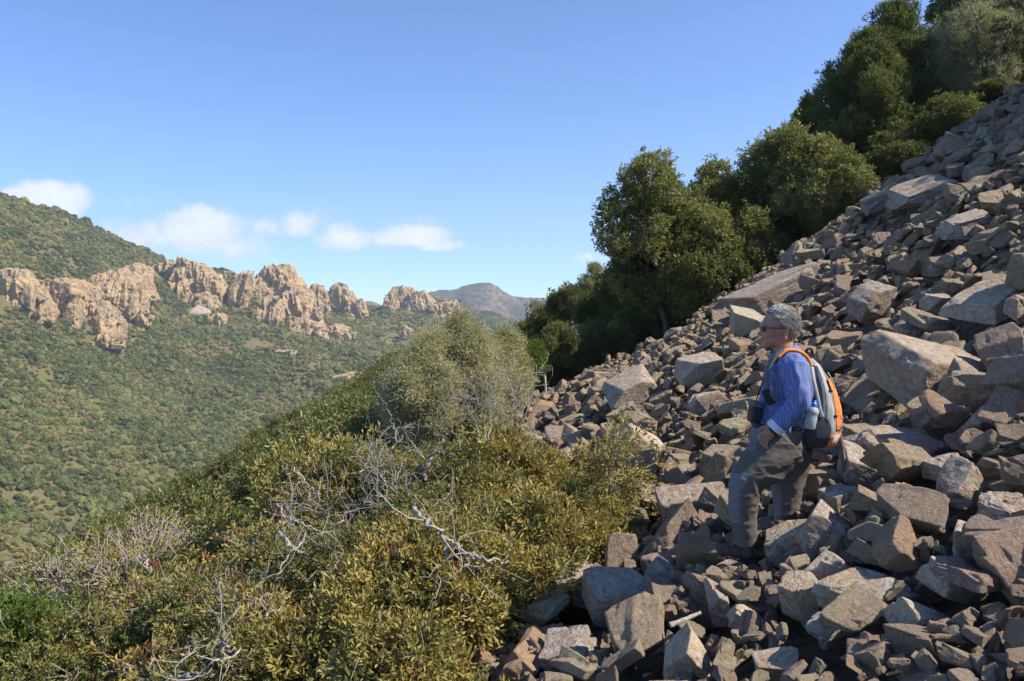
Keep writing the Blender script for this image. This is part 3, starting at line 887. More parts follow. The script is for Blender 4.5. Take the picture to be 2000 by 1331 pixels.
    # pale scree fan
m, t = newmat('pale_scree')
co = t.n('ShaderNodeTexCoord').outputs['Object']
n = t.noise(co, .6, 8, .7)
c = t.mix(n.outputs[0], (0.24, 0.19, 0.15), (0.42, 0.35, 0.28))
M_scree = finish(m, t, c, .95, t.n('ShaderNodeBump', {'Strength': .8, 'Distance': .8, 'Height': n.outputs[0]}).outputs[0], .1)
fans = [([(392, 592), (412, 598), (416, 614), (392, 616), (366, 612)], 'pale fan of loose scree below the square-topped crag'),
        ([(596, 604), (604, 606), (598, 628), (592, 640), (588, 632)], 'narrow pale scree chute left of the pointed crag'),
        ([(626, 618), (634, 616), (638, 640), (630, 646), (622, 636)], 'narrow pale scree chute right of the pointed crag')]
for poly, lab in fans:
    pts = np.array([hill_at(a, b) for a, b in poly])
    cen = pts.mean(0)
    # raise as a low mound a metre thick over the hillside
    ring, mid = [], []
    K = 60
    for q in range(K):
        s = q / K * len(poly); a = int(s); b = (a + 1) % len(poly)
        p = pts[a] * (1 - s + a) + pts[b] * (s - a)
        p = p + fbm(np.array([[q * .35, 3.1, 1.0]]), 3, 4)[0] * 1.2
        ring.append(p + np.array([0, 0, -1.5]))
    rings = [np.array(ring)]
    for k in range(1, 9):
        kk = k / 8
        rr_ = np.array(ring) * (1 - kk) + cen * kk
        rr_[:, 2] += min(k, 2) * 1.6 + .25 * fbm(rr_ / 1.2, 2, 8)
        rings.append(rr_)
    V = np.concatenate(rings)
    fq = [[a * K + q, a * K + (q + 1) % K, (a + 1) * K + (q + 1) % K, (a + 1) * K + q] for a in range(8) for q in range(K)]
    tag(link('scree_fan', mesh_np('scree_fan', V, fq, M_scree)), lab, 'scree', 'pale scree chutes under the crags')

# ------------------------------------------------------------------ far scrub and woods: nobody could count them
def bush_lowpoly(seed):
    r = np.random.default_rng(seed)
    V, Fc, T, off = [], [], [], 0
    for b in range(5):
        d, f = ico(2)
        c = r.normal(0, .32, 3); c[2] = abs(c[2]) * .7 + .05
        v = d * (r.uniform(.34, .55) * (1 + .30 * vnoise(d * 2.6 + seed * 3 + b, seed)[:, None])) + c
        V.append(v); Fc.append(f + off); off += len(v); T.append(np.full(len(v), r.uniform(.3, .6)))
    n = 420
    d = r.normal(0, 1, (n, 3)); d /= np.linalg.norm(d, axis=1)[:, None]; d[:, 2] = np.abs(d[:, 2])
    p = d * r.uniform(.55, .95, n)[:, None] * np.array([.95, .95, .85])
    a = r.normal(0, .085, (n, 3)); b = r.normal(0, .085, (n, 3))
    V.append(np.stack([p - a, p + b, p + a], 1).reshape(-1, 3)); Fc.append(np.arange(3 * n).reshape(n, 3) + off)
    T.append(np.repeat(r.uniform(.2, 1, n), 3))
    return np.concatenate(V), np.concatenate(Fc), np.concatenate(T)
m, t = newmat('far_scrub_leaf')
oi = t.n('ShaderNodeObjectInfo')
ta = t.n('ShaderNodeAttribute', attribute_name='tint')
gp = t.n('ShaderNodeNewGeometry')
npos = t.noise(gp.outputs['Position'], .022, 4, .6)
npos2 = t.noise(gp.outputs['Position'], .9, 3, .6)
f_ = t.math('ADD', t.math('MULTIPLY', oi.outputs['Random'], .5), t.math('MULTIPLY', t.smooth(npos.outputs[0], .35, .68), .5))
c = t.ramp(f_, [(0.1, (0.075, 0.09, 0.035)), (0.4, (0.12, 0.14, 0.045)), (0.62, (0.185, 0.185, 0.06)), (0.82, (0.26, 0.205, 0.08)), (0.95, (0.22, 0.18, 0.12))])
c = t.mix(ta.outputs['Fac'], t.mix(.45, c, (0.03, 0.04, 0.012)), c)
c = t.mix(t.smooth(npos2.outputs[0], .4, .7), t.mix(.3, c, (0.04, 0.05, 0.015)), c)
M_far = finish(m, t, c, .85, None, .12)
far_var = []
for k in range(6):
    v, f, tt_ = bush_lowpoly(40 + k)
    far_var.append(mesh_np('far_bush', v, f, M_far, smooth=False, attrs={'tint': tt_}))
r3 = np.random.default_rng(11)
Nb = 200000
u = r3.uniform(-.78, .03, Nb); tt3 = r3.uniform(-.25, 1.03, Nb) ** 1.0
X, Y, Z = hill(u, tt3)
# equal chance per ground area
wgt = Y / Y.max()
keep = r3.random(Nb) < wgt
keep &= r3.random(Nb) < .5 + .5 * np.clip((fbm(np.stack([X / 38, Y / 38, X * 0], -1), 4, 8) + .40) * 1.9, 0, 1)
X, Y, Z, u = X[keep], Y[keep], Z[keep], u[keep]
pxs = u * 1555 + 1000; pys = 600 - Z / Y * 1555
km = np.ones(len(X), bool)
for (cx_, cy_, w_, h_) in crag_hits:
    ins = (np.abs(pxs - cx_) < w_ * .44) & (np.abs(pys - cy_) < h_ * .46)
    km &= ~(ins & (r3.random(len(X)) < .93))
band = (pys > 505) & (pys < 700) & (pxs > 480) & (pxs < 960)
km &= ~(band & (fbm(np.stack([X / 22, Z / 15, Y / 60], -1), 3, 66) > .12) & (r3.random(len(X)) < .85))
fanm = (np.abs(pxs - 393) < 26) & (np.abs(pys - 606) < 12)
km &= ~fanm
X, Y, Z = X[km], Y[km], Z[km]
nl = len(ledge_pts); LP = np.array(ledge_pts)
X = np.r_[X, LP[:, 0]]; Y = np.r_[Y, LP[:, 1]]; Z = np.r_[Z, LP[:, 2] - .3]
n = len(X)
sb = np.clip(r3.lognormal(math.log(1.42), .46, n), .6, 4.8)
sb[-nl:] *= .62
sb *= .8 + .3 * np.clip(Y / 700, .4, 1.3)
scl = np.stack([sb * r3.uniform(.85, 1.2, n), sb * r3.uniform(.85, 1.2, n), sb * r3.uniform(.75, 1.15, n)], -1)
tag(instancer('far_scrub', far_var, r3.integers(0, 6, n), np.stack([X, Y, Z + .1], -1), np.stack([r3.normal(0, .12, n), r3.normal(0, .12, n), r3.uniform(0, 6.28, n)], -1), scl, 'far_bush'),
    'dense green and olive scrub covering the far side of the valley', 'scrub', None, 'stuff')
print('far bushes', n)

print('t crags', time.time() - T0)
# ------------------------------------------------------------------ plants
def leaves(cent, outw, m, L, wd, tint, seed, spread=.9, up=.25, jit=.4, tj=.12):
    """m leaves round every cluster centre -> verts, quads, tint"""
    r = np.random.default_rng(seed)
    n = len(cent)
    c = np.repeat(cent, m, 0); o = np.repeat(outw, m, 0)
    d = o + r.normal(0, spread, (n * m, 3)) + np.array([0, 0, up])
    d /= np.linalg.norm(d, axis=1)[:, None] + 1e-9
    s = np.cross(d, r.normal(0, 1, (n * m, 3)))
    s /= np.linalg.norm(s, axis=1)[:, None] + 1e-9
    nn = np.cross(d, s)
    l = L * r.uniform(.6, 1.2, (n * m, 1)); w_ = wd * r.uniform(.7, 1.2, (n * m, 1))
    b = c + d * l * .15 + r.normal(0, L * jit, (n * m, 3))
    p1 = b + d * l * .5 + s * w_ * .5 - nn * w_ * .18
    p2 = b + d * l + nn * l * .08
    p3 = b + d * l * .5 - s * w_ * .5 - nn * w_ * .18
    V = np.stack([b, p1, p2, p3], 1).reshape(-1, 3)
    Q = np.arange(4 * n * m).reshape(-1, 4)
    T = np.repeat(np.clip(np.repeat(tint, m) + r.normal(0, tj, n * m), 0, 1), 4)
    return V, Q, T

def crown_clusters(blobs, n, seed, inner=.12, squash=1.0):
    """cluster positions on the lumpy outside of a union of blobs"""
    r = np.random.default_rng(seed)
    bc = np.array([b[0] for b in blobs], float); br = np.array([b[1] for b in blobs], float)
    out_c, out_n, out_b = [], [], []
    got = 0
    while got < n:
        k = r.choice(len(br), 4000, p=br ** 2 / np.sum(br ** 2))
        d = r.normal(0, 1, (4000, 3)); d /= np.linalg.norm(d, axis=1)[:, None]
        rad = br[k] * np.where(r.random(4000) < inner, r.uniform(.3, .8, 4000), r.uniform(.78, 1.05, 4000) + (r.random(4000) < .28) * r.uniform(0, .5, 4000))
        rad = rad * (1 + .38 * vnoise(d * 2.3 + k[:, None] * 7.7, 3))
        p = bc[k] + d * rad[:, None]
        dist = np.linalg.norm(p[:, None, :] - bc[None], axis=2) / br[None]
        dist[np.arange(4000), k] = 9
        ok = (dist.min(1) > .72) | (r.random(4000) < inner * .6)
        out_c.append(p[ok]); out_n.append(d[ok]); out_b.append(k[ok]); got += ok.sum()
    return np.concatenate(out_c)[:n], np.concatenate(out_n)[:n], np.concatenate(out_b)[:n]

def branch_path(a, b, r, wob=.08, n=6, sag=0.0):
    a, b = np.asarray(a, float), np.asarray(b, float)
    L = np.linalg.norm(b - a)
    t_ = np.linspace(0, 1, n)[:, None]
    off = r.normal(0, wob * L, (2, 3))
    P = a * (1 - t_) + b * t_ + off[0] * np.sin(t_ * math.pi) + off[1] * .5 * np.sin(t_ * 2 * math.pi)
    P[:, 2] += -sag * L * np.sin(t_[:, 0] * math.pi)
    P[1:-1] += r.normal(0, .018 * L, (n - 2, 3))
    return P

def skeleton(base, blobs, tips, seed, r0, nmain=5, nsub=24, twigs=True, rt=.004, trunk_top=None, low=.0):
    r = np.random.default_rng(seed)
    bc = np.array([b[0] for b in blobs])
    paths = []
    base = np.asarray(base, float)
    if trunk_top is not None:
        tt_ = np.asarray(trunk_top, float)
        paths.append((branch_path(base, tt_, r, .07, 8), np.linspace(r0, r0 * .7, 8)))
        start = tt_
    else:
        start = base
    mains = bc[r.choice(len(bc), min(nmain, len(bc)), replace=False)]
    mn = []
    for mpt in mains:
        e = start * .25 + mpt * .75
        st = start + r.normal(0, r0 * 1.1, 3) * np.array([1, 1, .3])
        P = branch_path(st, e, r, .10, 8, -.05)
        paths.append((P, np.linspace(r0 * .62, r0 * .26, 8)))
        mn += [P[4], P[5], P[6], P[7]]
    mn = np.array(mn)
    subs = bc if len(bc) <= nsub else bc[r.choice(len(bc), nsub, replace=False)]
    sn = []
    for s_ in subs:
        k = np.argmin(np.linalg.norm(mn - s_, axis=1) + .3 * np.abs(mn[:, 2] - s_[2]))
        P = branch_path(mn[k], s_, r, .12, 6)
        paths.append((P, np.linspace(r0 * .26, r0 * .10, 6)))
        sn += [P[3], P[4], P[5]]
    sn = np.array(sn)
    if twigs:
        for tp in tips:
            k = np.argmin(np.linalg.norm(sn - tp, axis=1))
            P = branch_path(sn[k], tp, r, .12, 4)
            paths.append((P, np.linspace(max(r0 * .08, rt * 1.5), rt, 4)))
    return paths

def blob_set(W2, Hh, n, seed, rmin, rmax, z0=0.0, shape='dome'):
    r = np.random.default_rng(seed)
    out = []
    for k in range(n):
        while True:
            p = r.uniform(-1, 1, 3)
            if np.linalg.norm(p) < 1 and np.linalg.norm(p) > .25: break
        z = (p[2] + 1) / 2
        if shape == 'dome': f_ = math.sqrt(max(.16, 1 - (z * .94) ** 3.2)) * (1.0 if z > .25 else .75 + z)
        elif shape == 'cone': f_ = 1.02 - .72 * z
        else: f_ = 1.0
        q = np.array([p[0] * W2 * f_, p[1] * W2 * f_, z0 + z * Hh])
        out.append((q, r.uniform(rmin, rmax)))
    return out

def tint_of(c, blob, seed, lo=.15, hi=.7, red=.0):
    r = np.random.default_rng(seed)
    base = r.uniform(lo, hi, blob.max() + 1)[blob]
    t_ = base + .28 * vnoise(c * 2.2, seed) + r.normal(0, .10, len(c))
    t_ = np.where(r.random(len(c)) < red, r.uniform(.82, 1.0, len(c)), t_)
    return np.clip(t_, 0, 1)

def plant_meshes(name, leafmat, barkmat, W2, Hh, nblob, rb, nclus, m_, L, wd, seed, r0=.03, shape='dome', ntw=200, lo=.15, hi=.7, red=0.0, spread=.9, up=.25, z0=.15, trunk=None, inner=.12, rt=.003, nmain=5, nsub=24, jit=.4):
    bl = blob_set(W2 - rb[1] * .7, Hh - z0 - rb[1], nblob, seed, rb[0], rb[1], z0 + rb[0] * .5, shape)
    c, n_, b = crown_clusters(bl, nclus, seed + 1, inner)
    keep = c[:, 2] > z0 * .4
    c, n_, b = c[keep], n_[keep], b[keep]
    V, Q, T = leaves(c, n_, m_, L, wd, tint_of(c, b, seed + 2, lo, hi, red), seed + 3, spread, up, jit)
    fm = mesh_np(name + '_crown', V, Q, leafmat, smooth=False, attrs={'tint': T})
    r = np.random.default_rng(seed + 4)
    kt = r.choice(len(c), min(ntw, len(c)), replace=False) if ntw else []
    tips = c[kt] + n_[kt] * r.uniform(-.02, .11, (len(kt), 1)) * (W2 if W2 < 1.2 else .6) if ntw else []
    paths = skeleton((0, 0, -.25), bl, tips, seed + 5, r0, nmain, nsub, bool(ntw), rt, trunk)
    bm_ = tube_mesh(name + '_stems', paths, barkmat, 5 if r0 > .05 else 4)
    return fm, bm_

def plant(name, fm, bm_, loc, rz, sc, label, cat, group, stem='stem'):
    root = bpy.data.objects.new(name, None)
    root.empty_display_size = .2
    C.objects.link(root)
    root.location = [float(a) for a in loc]
    root.rotation_euler = (0, 0, float(rz))
    root.scale = (sc, sc, sc) if not hasattr(sc, '__len__') else [float(a) for a in sc]
    tag(root, label, cat, group)
    for nm, me in (('crown', fm), (stem, bm_)):
        o = bpy.data.objects.new(nm, me); C.objects.link(o); o.parent = root
    return root

# mastic shrubs of the near thicket
MA = [plant_meshes('mastic', M_lent, M_twig, 1.0, 1.35, 30, (.16, .30), 2150, 14, .064, .023, 300 + k, .030, ntw=620, lo=.15, hi=.8, red=.03, inner=.15, rt=.0042) for k in range(4)]
MS = [plant_meshes('small_mastic', M_lent, M_twig, .6, .85, 18, (.11, .20), 1250, 13, .052, .019, 330 + k, .018, ntw=240, lo=.3, hi=.78, red=.05, inner=.2, rt=.003) for k in range(3)]
TW = [plant_meshes('twiggy', M_lent, M_twig, 1.0, 1.2, 22, (.22, .36), 1100, 7, .045, .016, 350 + k, .03, ntw=1300, lo=.2, hi=.6, inner=.3, rt=.0042) for k in range(2)]
GR = [plant_meshes('bright_shrub', M_green, M_bark, .9, 1.3, 18, (.25, .4), 2600, 12, .06, .032, 360, .03, ntw=60, lo=.2, hi=.8)]
DK = [plant_meshes('dark_shrub', M_oak, M_bark, 1.5, 2.0, 26, (.34, .56), 3600, 10, .085, .042, 370 + k, .05, ntw=60, lo=.1, hi=.6) for k in range(3)]
MG = [plant_meshes('slope_shrub', M_scrub, M_bark, 1.4, 1.7, 22, (.32, .52), 2300, 9, .11, .055, 380 + k, .05, ntw=30, lo=.15, hi=.8) for k in range(3)]

MA[3] = plant_meshes('mastic', M_lent, M_twig, 1.0, 1.3, 26, (.15, .28), 1300, 12, .06, .022, 393, .03, ntw=1100, lo=.2, hi=.9, red=.06, inner=.25, rt=.0042)
MA[1] = plant_meshes('mastic', M_scrub, M_twig, 1.0, 1.3, 34, (.14, .27), 3000, 13, .042, .018, 394, .03, ntw=380, lo=.2, hi=.95, inner=.15, rt=.004)
r4 = np.random.default_rng(21)
G1 = 'mastic shrubs of the near thicket'
NEAR = [  # px, py of the crown's middle, lift, kind, scale, label
 (70, 1285, .8, 'g', 1.0, 'bright green leafy bush in the lower left corner of the photo'),
 (210, 1290, .7, 'm', 1.0, 'dense olive bush at the bottom edge, next right of the bright green bush'),
 (330, 1300, .6, 'm', .9, 'brownish bush at the bottom edge with bare twigs, below the grey twiggy shrubs'),
 (470, 1290, .6, 'm', .9, 'olive bush at the bottom edge holding a fallen pale branch'),
 (590, 1290, .6, 'm', .8, 'yellow-green bush at the bottom edge, left of the reddish bush'),
 (700, 1290, .6, 's', 1.1, 'reddish-leaved bush at the bottom edge of the thicket'),
 (800, 1280, .55, 's', 1.0, 'golden-green bush at the bottom edge right of the reddish bush'),
 (885, 1245, .5, 's', .9, 'rightmost low bush at the bottom edge, its leaves over the boulders'),
 (110, 1165, .8, 't', 1.0, 'bare grey twiggy shrub on the far left of the thicket skyline'),
 (240, 1125, .8, 't', 1.0, 'spreading grey shrub with few leaves, second on the thicket skyline'),
 (340, 1150, .8, 't', .9, 'grey twiggy shrub with a forked pale trunk below the thicket skyline'),
 (300, 1215, .7, 'm', .9, 'dark-based olive bush below the grey twiggy shrubs'),
 (440, 1125, .8, 'm', 1.0, 'dense bush of yellow-tipped leaves in the left centre of the thicket'),
 (540, 1170, .7, 'm', .9, 'olive-brown bush directly under the dense yellow-tipped bush'),
 (420, 1200, .7, 'm', .8, 'olive bush left of the olive-brown bush in the thicket'),
 (660, 1190, .7, 'm', .8, 'red-speckled bush below the large bleached branch'),
 (780, 1190, .6, 's', 1.1, 'bronze-green bush directly below the long bleached branch'),
 (900, 1160, .6, 's', 1.1, 'rounded golden bush between the bleached branch and the boulders'),
 (985, 1120, .6, 's', 1.1, 'leafy bush end hanging toward the wide tan boulder'),
 (520, 1065, .8, 'm', .9, 'upper olive bush on the thicket skyline left of centre'),
 (620, 1060, .8, 't', .8, 'tangled grey bush full of dead twigs in the thicket centre'),
 (710, 1090, .7, 'm', .8, 'olive bush around the foot of the bleached branches'),
 (840, 1080, .7, 's', 1.2, 'yellow-green bush right of the bleached branch fork'),
 (950, 1040, .65, 's', 1.2, 'dense yellow bush near the talus in the right of the thicket'),
 (1050, 1020, .6, 's', 1.1, 'bush spilling over the talus edge, second from the sapling'),
 (1130, 1040, .5, 's', .9, 'yellowish bush overlapping the talus rocks below the thin sapling'),
 (1165, 990, .45, 's', .7, 'small orange-tinged bush at the foot of the thin sapling'),
 (620, 985, .85, 'm', 1.0, 'tall olive bush on the skyline at the thicket\'s left shoulder'),
 (700, 940, .9, 'm', 1.0, 'upright olive bush on the thicket skyline left of the grey-green shrub'),
 (740, 985, .8, 't', .8, 'mass of dead grey twigs in the upper thicket'),
 (850, 985, .8, 'm', .8, 'olive bush behind the bleached forked stub'),
 (950, 950, .7, 's', 1.1, 'bronze bush at the talus edge in the upper thicket'),
 (1050, 930, .5, 's', .9, 'low yellow bush creeping onto the talus'),
 (800, 925, .9, 'm', .9, 'dark olive bush in front of the grey-green shrub'),
 (890, 915, .9, 'm', .9, 'leafy bush under the spiky bare twigs'),
 (970, 885, .8, 's', 1.3, 'yellow-tipped bush beside the upper talus edge'),
]
for k, (px, py, lift, kind, sc, lab) in enumerate(NEAR):
    if py < 1180 and px < 900: py += (10 if px < 600 else 15 if px < 790 else 40) if px > 350 else -10
    lift = lift * (1.0 + .3 * math.sin(k * 2.4))
    g = ground_hit(px, py, lift, 2.5, 40)
    if g[1] > 8.8:
        c9 = at(px, py, 8.8 + .5 * math.sin(k * 1.7)); zg = float(ground(c9[0], c9[1]))
        g = np.array([c9[0], c9[1], c9[2]]); lift = max(.4, c9[2] - zg); sc = min(max(sc, min(1.45, lift / .68)), 1.22 if px > 560 else 1.45)
    if kind == 'g':
        c9 = at(px - 35, py - 15, 6.3); sc = .62; g = c9; lift = .40
    fam = {'m': MA, 's': MS, 't': TW, 'g': GR}[kind]
    fm, bm_ = fam[k % len(fam)]
    hgt = {'m': 1.25, 's': .8, 't': 1.2, 'g': 1.3}[kind] * sc
    loc = (g[0], g[1], g[2] - lift + min(.1, lift - hgt * .55))
    nm = {'m': 'mastic_shrub', 's': 'mastic_shrub', 't': 'twiggy_shrub', 'g': 'bright_green_shrub'}[kind]
    plant(nm, fm, bm_, loc, r4.uniform(0, 6.28), sc * (1 if kind != 'm' or g[1] < 9 else 1.15), lab, 'shrub', G1)

# the woods further down our own slope
pts = []
for _ in range(4200):
    Y = r4.uniform(13, 110); X = -Y * r4.uniform(.02, .9)
    if Y < 14 and X > -4: continue
    if X > -1.0: continue
    pts.append((X, Y))
pts = np.array(pts)
n = len(pts)
sc_ = .72 * np.clip(r4.lognormal(0, .38, n), .45, 2.0) * (.75 + .45 * np.clip(pts[:, 1] / 60, 0, 1))
z = ground(pts[:, 0], pts[:, 1]) - .15 - .2 * sc_
tag(instancer('slope_scrub', [a[0] for a in MG], r4.integers(0, 3, n), np.stack([pts[:, 0], pts[:, 1], z], -1), np.stack([z * 0, z * 0, r4.uniform(0, 6.28, n)], -1), np.stack([sc_, sc_, sc_ * r4.uniform(.7, 1.0, n)], -1), 'slope_bush'),
    'green scrub covering the slope below and behind the near thicket', 'scrub', None, 'stuff')
def outcrop(px, py, w_, h_, Y, sdk, lab):
    v, f = make_rock(700 + sdk, 5, 14, 8, (1, .9, .9), .05)
    W2, H2 = w_ / 1555 * Y / 2, h_ / 1555 * Y / 2
    v = v * np.array([W2, W2, H2])
    v += .12 * H2 * fbm(v * 3 / H2, 3, 2)[:, None]
    tag(link('rock_outcrop', mesh_np('rock_outcrop', v, f, M_crag), loc=at(px, py, Y)), lab, 'rock', 'pale outcrops below the thicket')
outcrop(405, 942, 36, 34, 62, 1, 'pinkish outcrop poking from the scrub left of the thicket skyline')
outcrop(545, 868, 52, 24, 82, 2, 'pale rock rib in the scrub above the pinkish outcrop')
outcrop(522, 880, 24, 18, 80, 3, 'small pale rock at the lower end of the pale rib')

# ---------------- trees along the crest of the talus
def tree(name, px, top_, bot, wpx, Y, kind, seed, label, cat='tree', group='evergreen trees along the talus crest', lean=0.0):
    X = pu(px) * Y
    zb = float(ground(X, Y))
    zt = pv(top_) * Y; zc = pv(bot) * Y
    Hh = zt - zb
    z0 = max(.15, zc - zb)
    W2 = wpx / 1555 * Y / 2 * 1.12
    kw = dict(
     oak=dict(leafmat=M_oak, barkmat=M_bark, nblob=85, rb=(W2 * .11, W2 * .25), nclus=6200, m_=10, L=.085, wd=.045, r0=.09, lo=.2, hi=1.0, red=.04, shape='dome'),
     sil=dict(leafmat=M_oak, barkmat=M_twig, nblob=75, rb=(W2 * .11, W2 * .24), nclus=5200, m_=10, L=.08, wd=.042, r0=.07, lo=.4, hi=1.0, red=.0, shape='dome'),
     jun=dict(leafmat=M_jun, barkmat=M_bark, nblob=110, rb=(W2 * .09, W2 * .20), nclus=7500, m_=11, L=.11, wd=.03, r0=.12, lo=.1, hi=.9, shape='cone', up=.9, spread=.6),
     olv=dict(leafmat=M_olive, barkmat=M_twig, nblob=34, rb=(W2 * .24, W2 * .40), nclus=8500, m_=11, L=.075, wd=.016, r0=.07, lo=.1, hi=.8, up=.5, shape='dome'),
     spa=dict(leafmat=M_olive, barkmat=M_twig, nblob=26, rb=(W2 * .2, W2 * .34), nclus=2600, m_=9, L=.08, wd=.02, r0=.06, lo=.0, hi=.55, up=.5, shape='dome', ntw=420),
    )[kind]
    if name == 'heather_shrub': kw.update(lo=.35, hi=1.0, nclus=8500, nblob=95, rb=(W2 * .09, W2 * .19), jit=.9)
    kw.setdefault('ntw', 150)
    fm, bm_ = plant_meshes(name, W2=W2, Hh=Hh, seed=seed, z0=z0, trunk=(lean, 0, z0 * .7 + .15 * Hh), inner=.10, nmain=7, nsub=40, rt=.006, **kw)
    return plant(name, fm, bm_, (X, Y, zb), 0, 1.0, label, cat, group, 'trunk')

tree('holm_oak', 1278, 280, 600, 225, 20.3, 'oak', 1001, 'tall leftmost oak with a ragged double top against the sky', lean=.2)
tree('holm_oak', 1370, 400, 620, 200, 20.0, 'oak', 1002, 'shorter yellow-green oak just right of the tall leftmost oak')
tree('holm_oak', 1400, 312, 540, 190, 22.0, 'sil', 1003, 'pale feathery-topped oak behind the yellow-green oak')
tree('holm_oak', 1520, 235, 480, 210, 21.0, 'oak', 1004, 'broad dark oak in the middle of the crest row')
tree('holm_oak', 1605, 262, 450, 190, 19.9, 'sil', 1005, 'silvery sunlit oak leaning over the talus, middle of the crest row')
tree('holm_oak', 1470, 400, 560, 130, 19.9, 'oak', 1006, 'small dark oak below the broad dark oak at the rock edge')
tree('juniper', 1690, 45, 330, 245, 22.5, 'jun', 1007, 'big juniper with tiered feathery boughs, tallest tree of the crest')
tree('juniper', 1750, -25, 330, 210, 23.2, 'jun', 1017, 'taller rear stem of juniper rising to the top edge of the photo')
tree('juniper', 1580, 185, 400, 125, 24.0, 'jun', 1008, 'small dark juniper low behind the left side of the big juniper')
tree('wild_olive', 1855, 15, 250, 190, 24.0, 'olv', 1009, 'pale silvery tree right of the big juniper, thin against the sky')
tree('wild_olive', 1940, -70, 200, 220, 22.0, 'olv', 1010, 'wide dusky grey-green tree in the upper right corner')
tree('holm_oak', 1900, -120, 130, 180, 25.0, 'oak', 1011, 'dark tree cut by the top edge behind the dusky grey-green tree')
tree('holm_oak', 2040, -160, 120, 220, 22.5, 'oak', 1018, 'dark tree cut by the right edge in the upper right corner')
tree('bare_shrub', 1165, 500, 640, 60, 24.5, 'spa', 1012, 'half-bare twiggy tree left of the tall leftmost oak', group='shrubs behind the talus')
tree('heather_shrub', 892, 606, 860, 240, 14.5, 'olv', 1013, 'big rounded grey-green shrub in the middle distance', cat='shrub', group='shrubs behind the talus')
tree('heather_shrub', 835, 672, 880, 170, 13.9, 'olv', 1014, 'pale left shoulder of the big grey-green shrub', cat='shrub', group='shrubs behind the talus')
tree('heather_shrub', 985, 640, 800, 90, 15.4, 'olv', 1019, 'pinkish-grey right flank of the big grey-green shrub', cat='shrub', group='shrubs behind the talus')

def shrub_at(name, fam, k, px, py, wpx, Y, lab, sq=1.0, grp='shrubs behind the talus', base=None):
    """crown middle at px, py"""
    W_ = wpx / 1555 * Y
    full = {'dark': 3.0, 'green': 1.8, 'slope': 2.8}[base]
    s = W_ / full
    hh = {'dark': 2.0, 'green': 1.3, 'slope': 1.7}[base] * s * sq
    c = at(px, py, Y)
    plant(name, fam[k % len(fam)][0], fam[k % len(fam)][1], (c[0], c[1], c[2] - hh * .5), r4.uniform(0, 6.28), (s, s, s * sq), lab, 'shrub', grp)
shrub_at('bright_green_shrub', GR, 0, 1030, 705, 105, 17.0, 'bright green round bush left of the little wooden sign', 1.0, base='green')
shrub_at('dark_shrub', DK, 0, 1105, 720, 130, 23, 'dark shaded bush behind the little wooden sign', .9, base='dark')
shrub_at('dark_shrub', DK, 1, 1035, 775, 110, 21.5, 'dark bush under the bright green round bush', .8, base='dark')
shrub_at('dark_shrub', DK, 2, 1160, 690, 150, 21.8, 'dark bush right of the sign at the foot of the wood', 1.0, base='dark')
shrub_at('dark_shrub', DK, 0, 1225, 650, 150, 21.2, 'dark bush below the tall leftmost oak', 1.0, base='dark')
shrub_at('dark_shrub', DK, 1, 1300, 600, 160, 21.0, 'dark bush between the talus edge and the yellow-green oak', 1.0, base='dark')
shrub_at('dark_shrub', DK, 2, 1385, 560, 150, 20.6, 'dark bush at the rock edge under the pale feathery-topped oak', .9, base='dark')
shrub_at('dark_shrub', DK, 0, 1165, 610, 130, 24, 'rounded dark bush under the half-bare twiggy tree', 1.0, base='dark')
shrub_at('dark_shrub', DK, 1, 1230, 560, 140, 22.5, 'dark thicket filling under the crown of the tall leftmost oak', 1.2, base='dark')
shrub_at('dark_shrub', DK, 2, 1440, 500, 140, 21.3, 'dark bush left of the silvery sunlit oak', 1.2, base='dark')
shrub_at('dark_shrub', DK, 0, 1530, 440, 150, 21.5, 'dark bush filling beneath the broad dark oak', 1.0, base='dark')
shrub_at('dark_shrub', DK, 1, 1660, 330, 150, 23, 'dark shaded bush at the foot of the big juniper', 1.0, base='dark')
shrub_at('dark_shrub', DK, 2, 1750, 290, 160, 21.5, 'dark bush on the crest right of the juniper foot', .9, base='dark')
shrub_at('dark_shrub', DK, 0, 1790, 230, 170, 23.5, 'shaded bush under the pale silvery tree', 1.2, base='dark')
shrub_at('yellow_green_shrub', MG, 1, 1870, 215, 110, 21.5, 'low yellow-green bush on the crest below the dusky grey-green tree', .6, base='slope')
shrub_at('yellow_green_shrub', MG, 2, 1945, 175, 100, 21.0, 'low yellow-green bush on the crest near the right edge', .6, base='slope')
shrub_at('dark_shrub', DK, 1, 1960, 130, 190, 22.5, 'dark bush under the dusky grey-green tree', 1.0, base='dark')
shrub_at('yellow_green_shrub', MG, 0, 1112, 592, 120, 27, 'sunlit yellow-green bush on the skyline left of the half-bare tree', 1.0, base='slope')
shrub_at('yellow_green_shrub', MG, 1, 1060, 640, 110, 30, 'olive bush behind the bright green round bush', 1.2, base='slope')
shrub_at('yellow_green_shrub', MG, 2, 1035, 650, 90, 32, 'far olive bush beside the pinkish-grey shrub flank', .8, base='slope')
shrub_at('dark_shrub', DK, 2, 860, 800, 180, 20.5, 'dark bush under the big grey-green shrub', 1.0, base='dark')
shrub_at('dark_shrub', DK, 0, 960, 780, 160, 21.5, 'dark bush behind the spiky bare twigs', 1.0, base='dark')
shrub_at('yellow_green_shrub', MG, 0, 760, 830, 130, 20, 'green bush at the lower left foot of the big grey-green shrub', 1.0, base='slope')
shrub_at('yellow_green_shrub', MG, 1, 690, 860, 120, 24, 'green bush left of the big grey-green shrub', .9, base='slope')

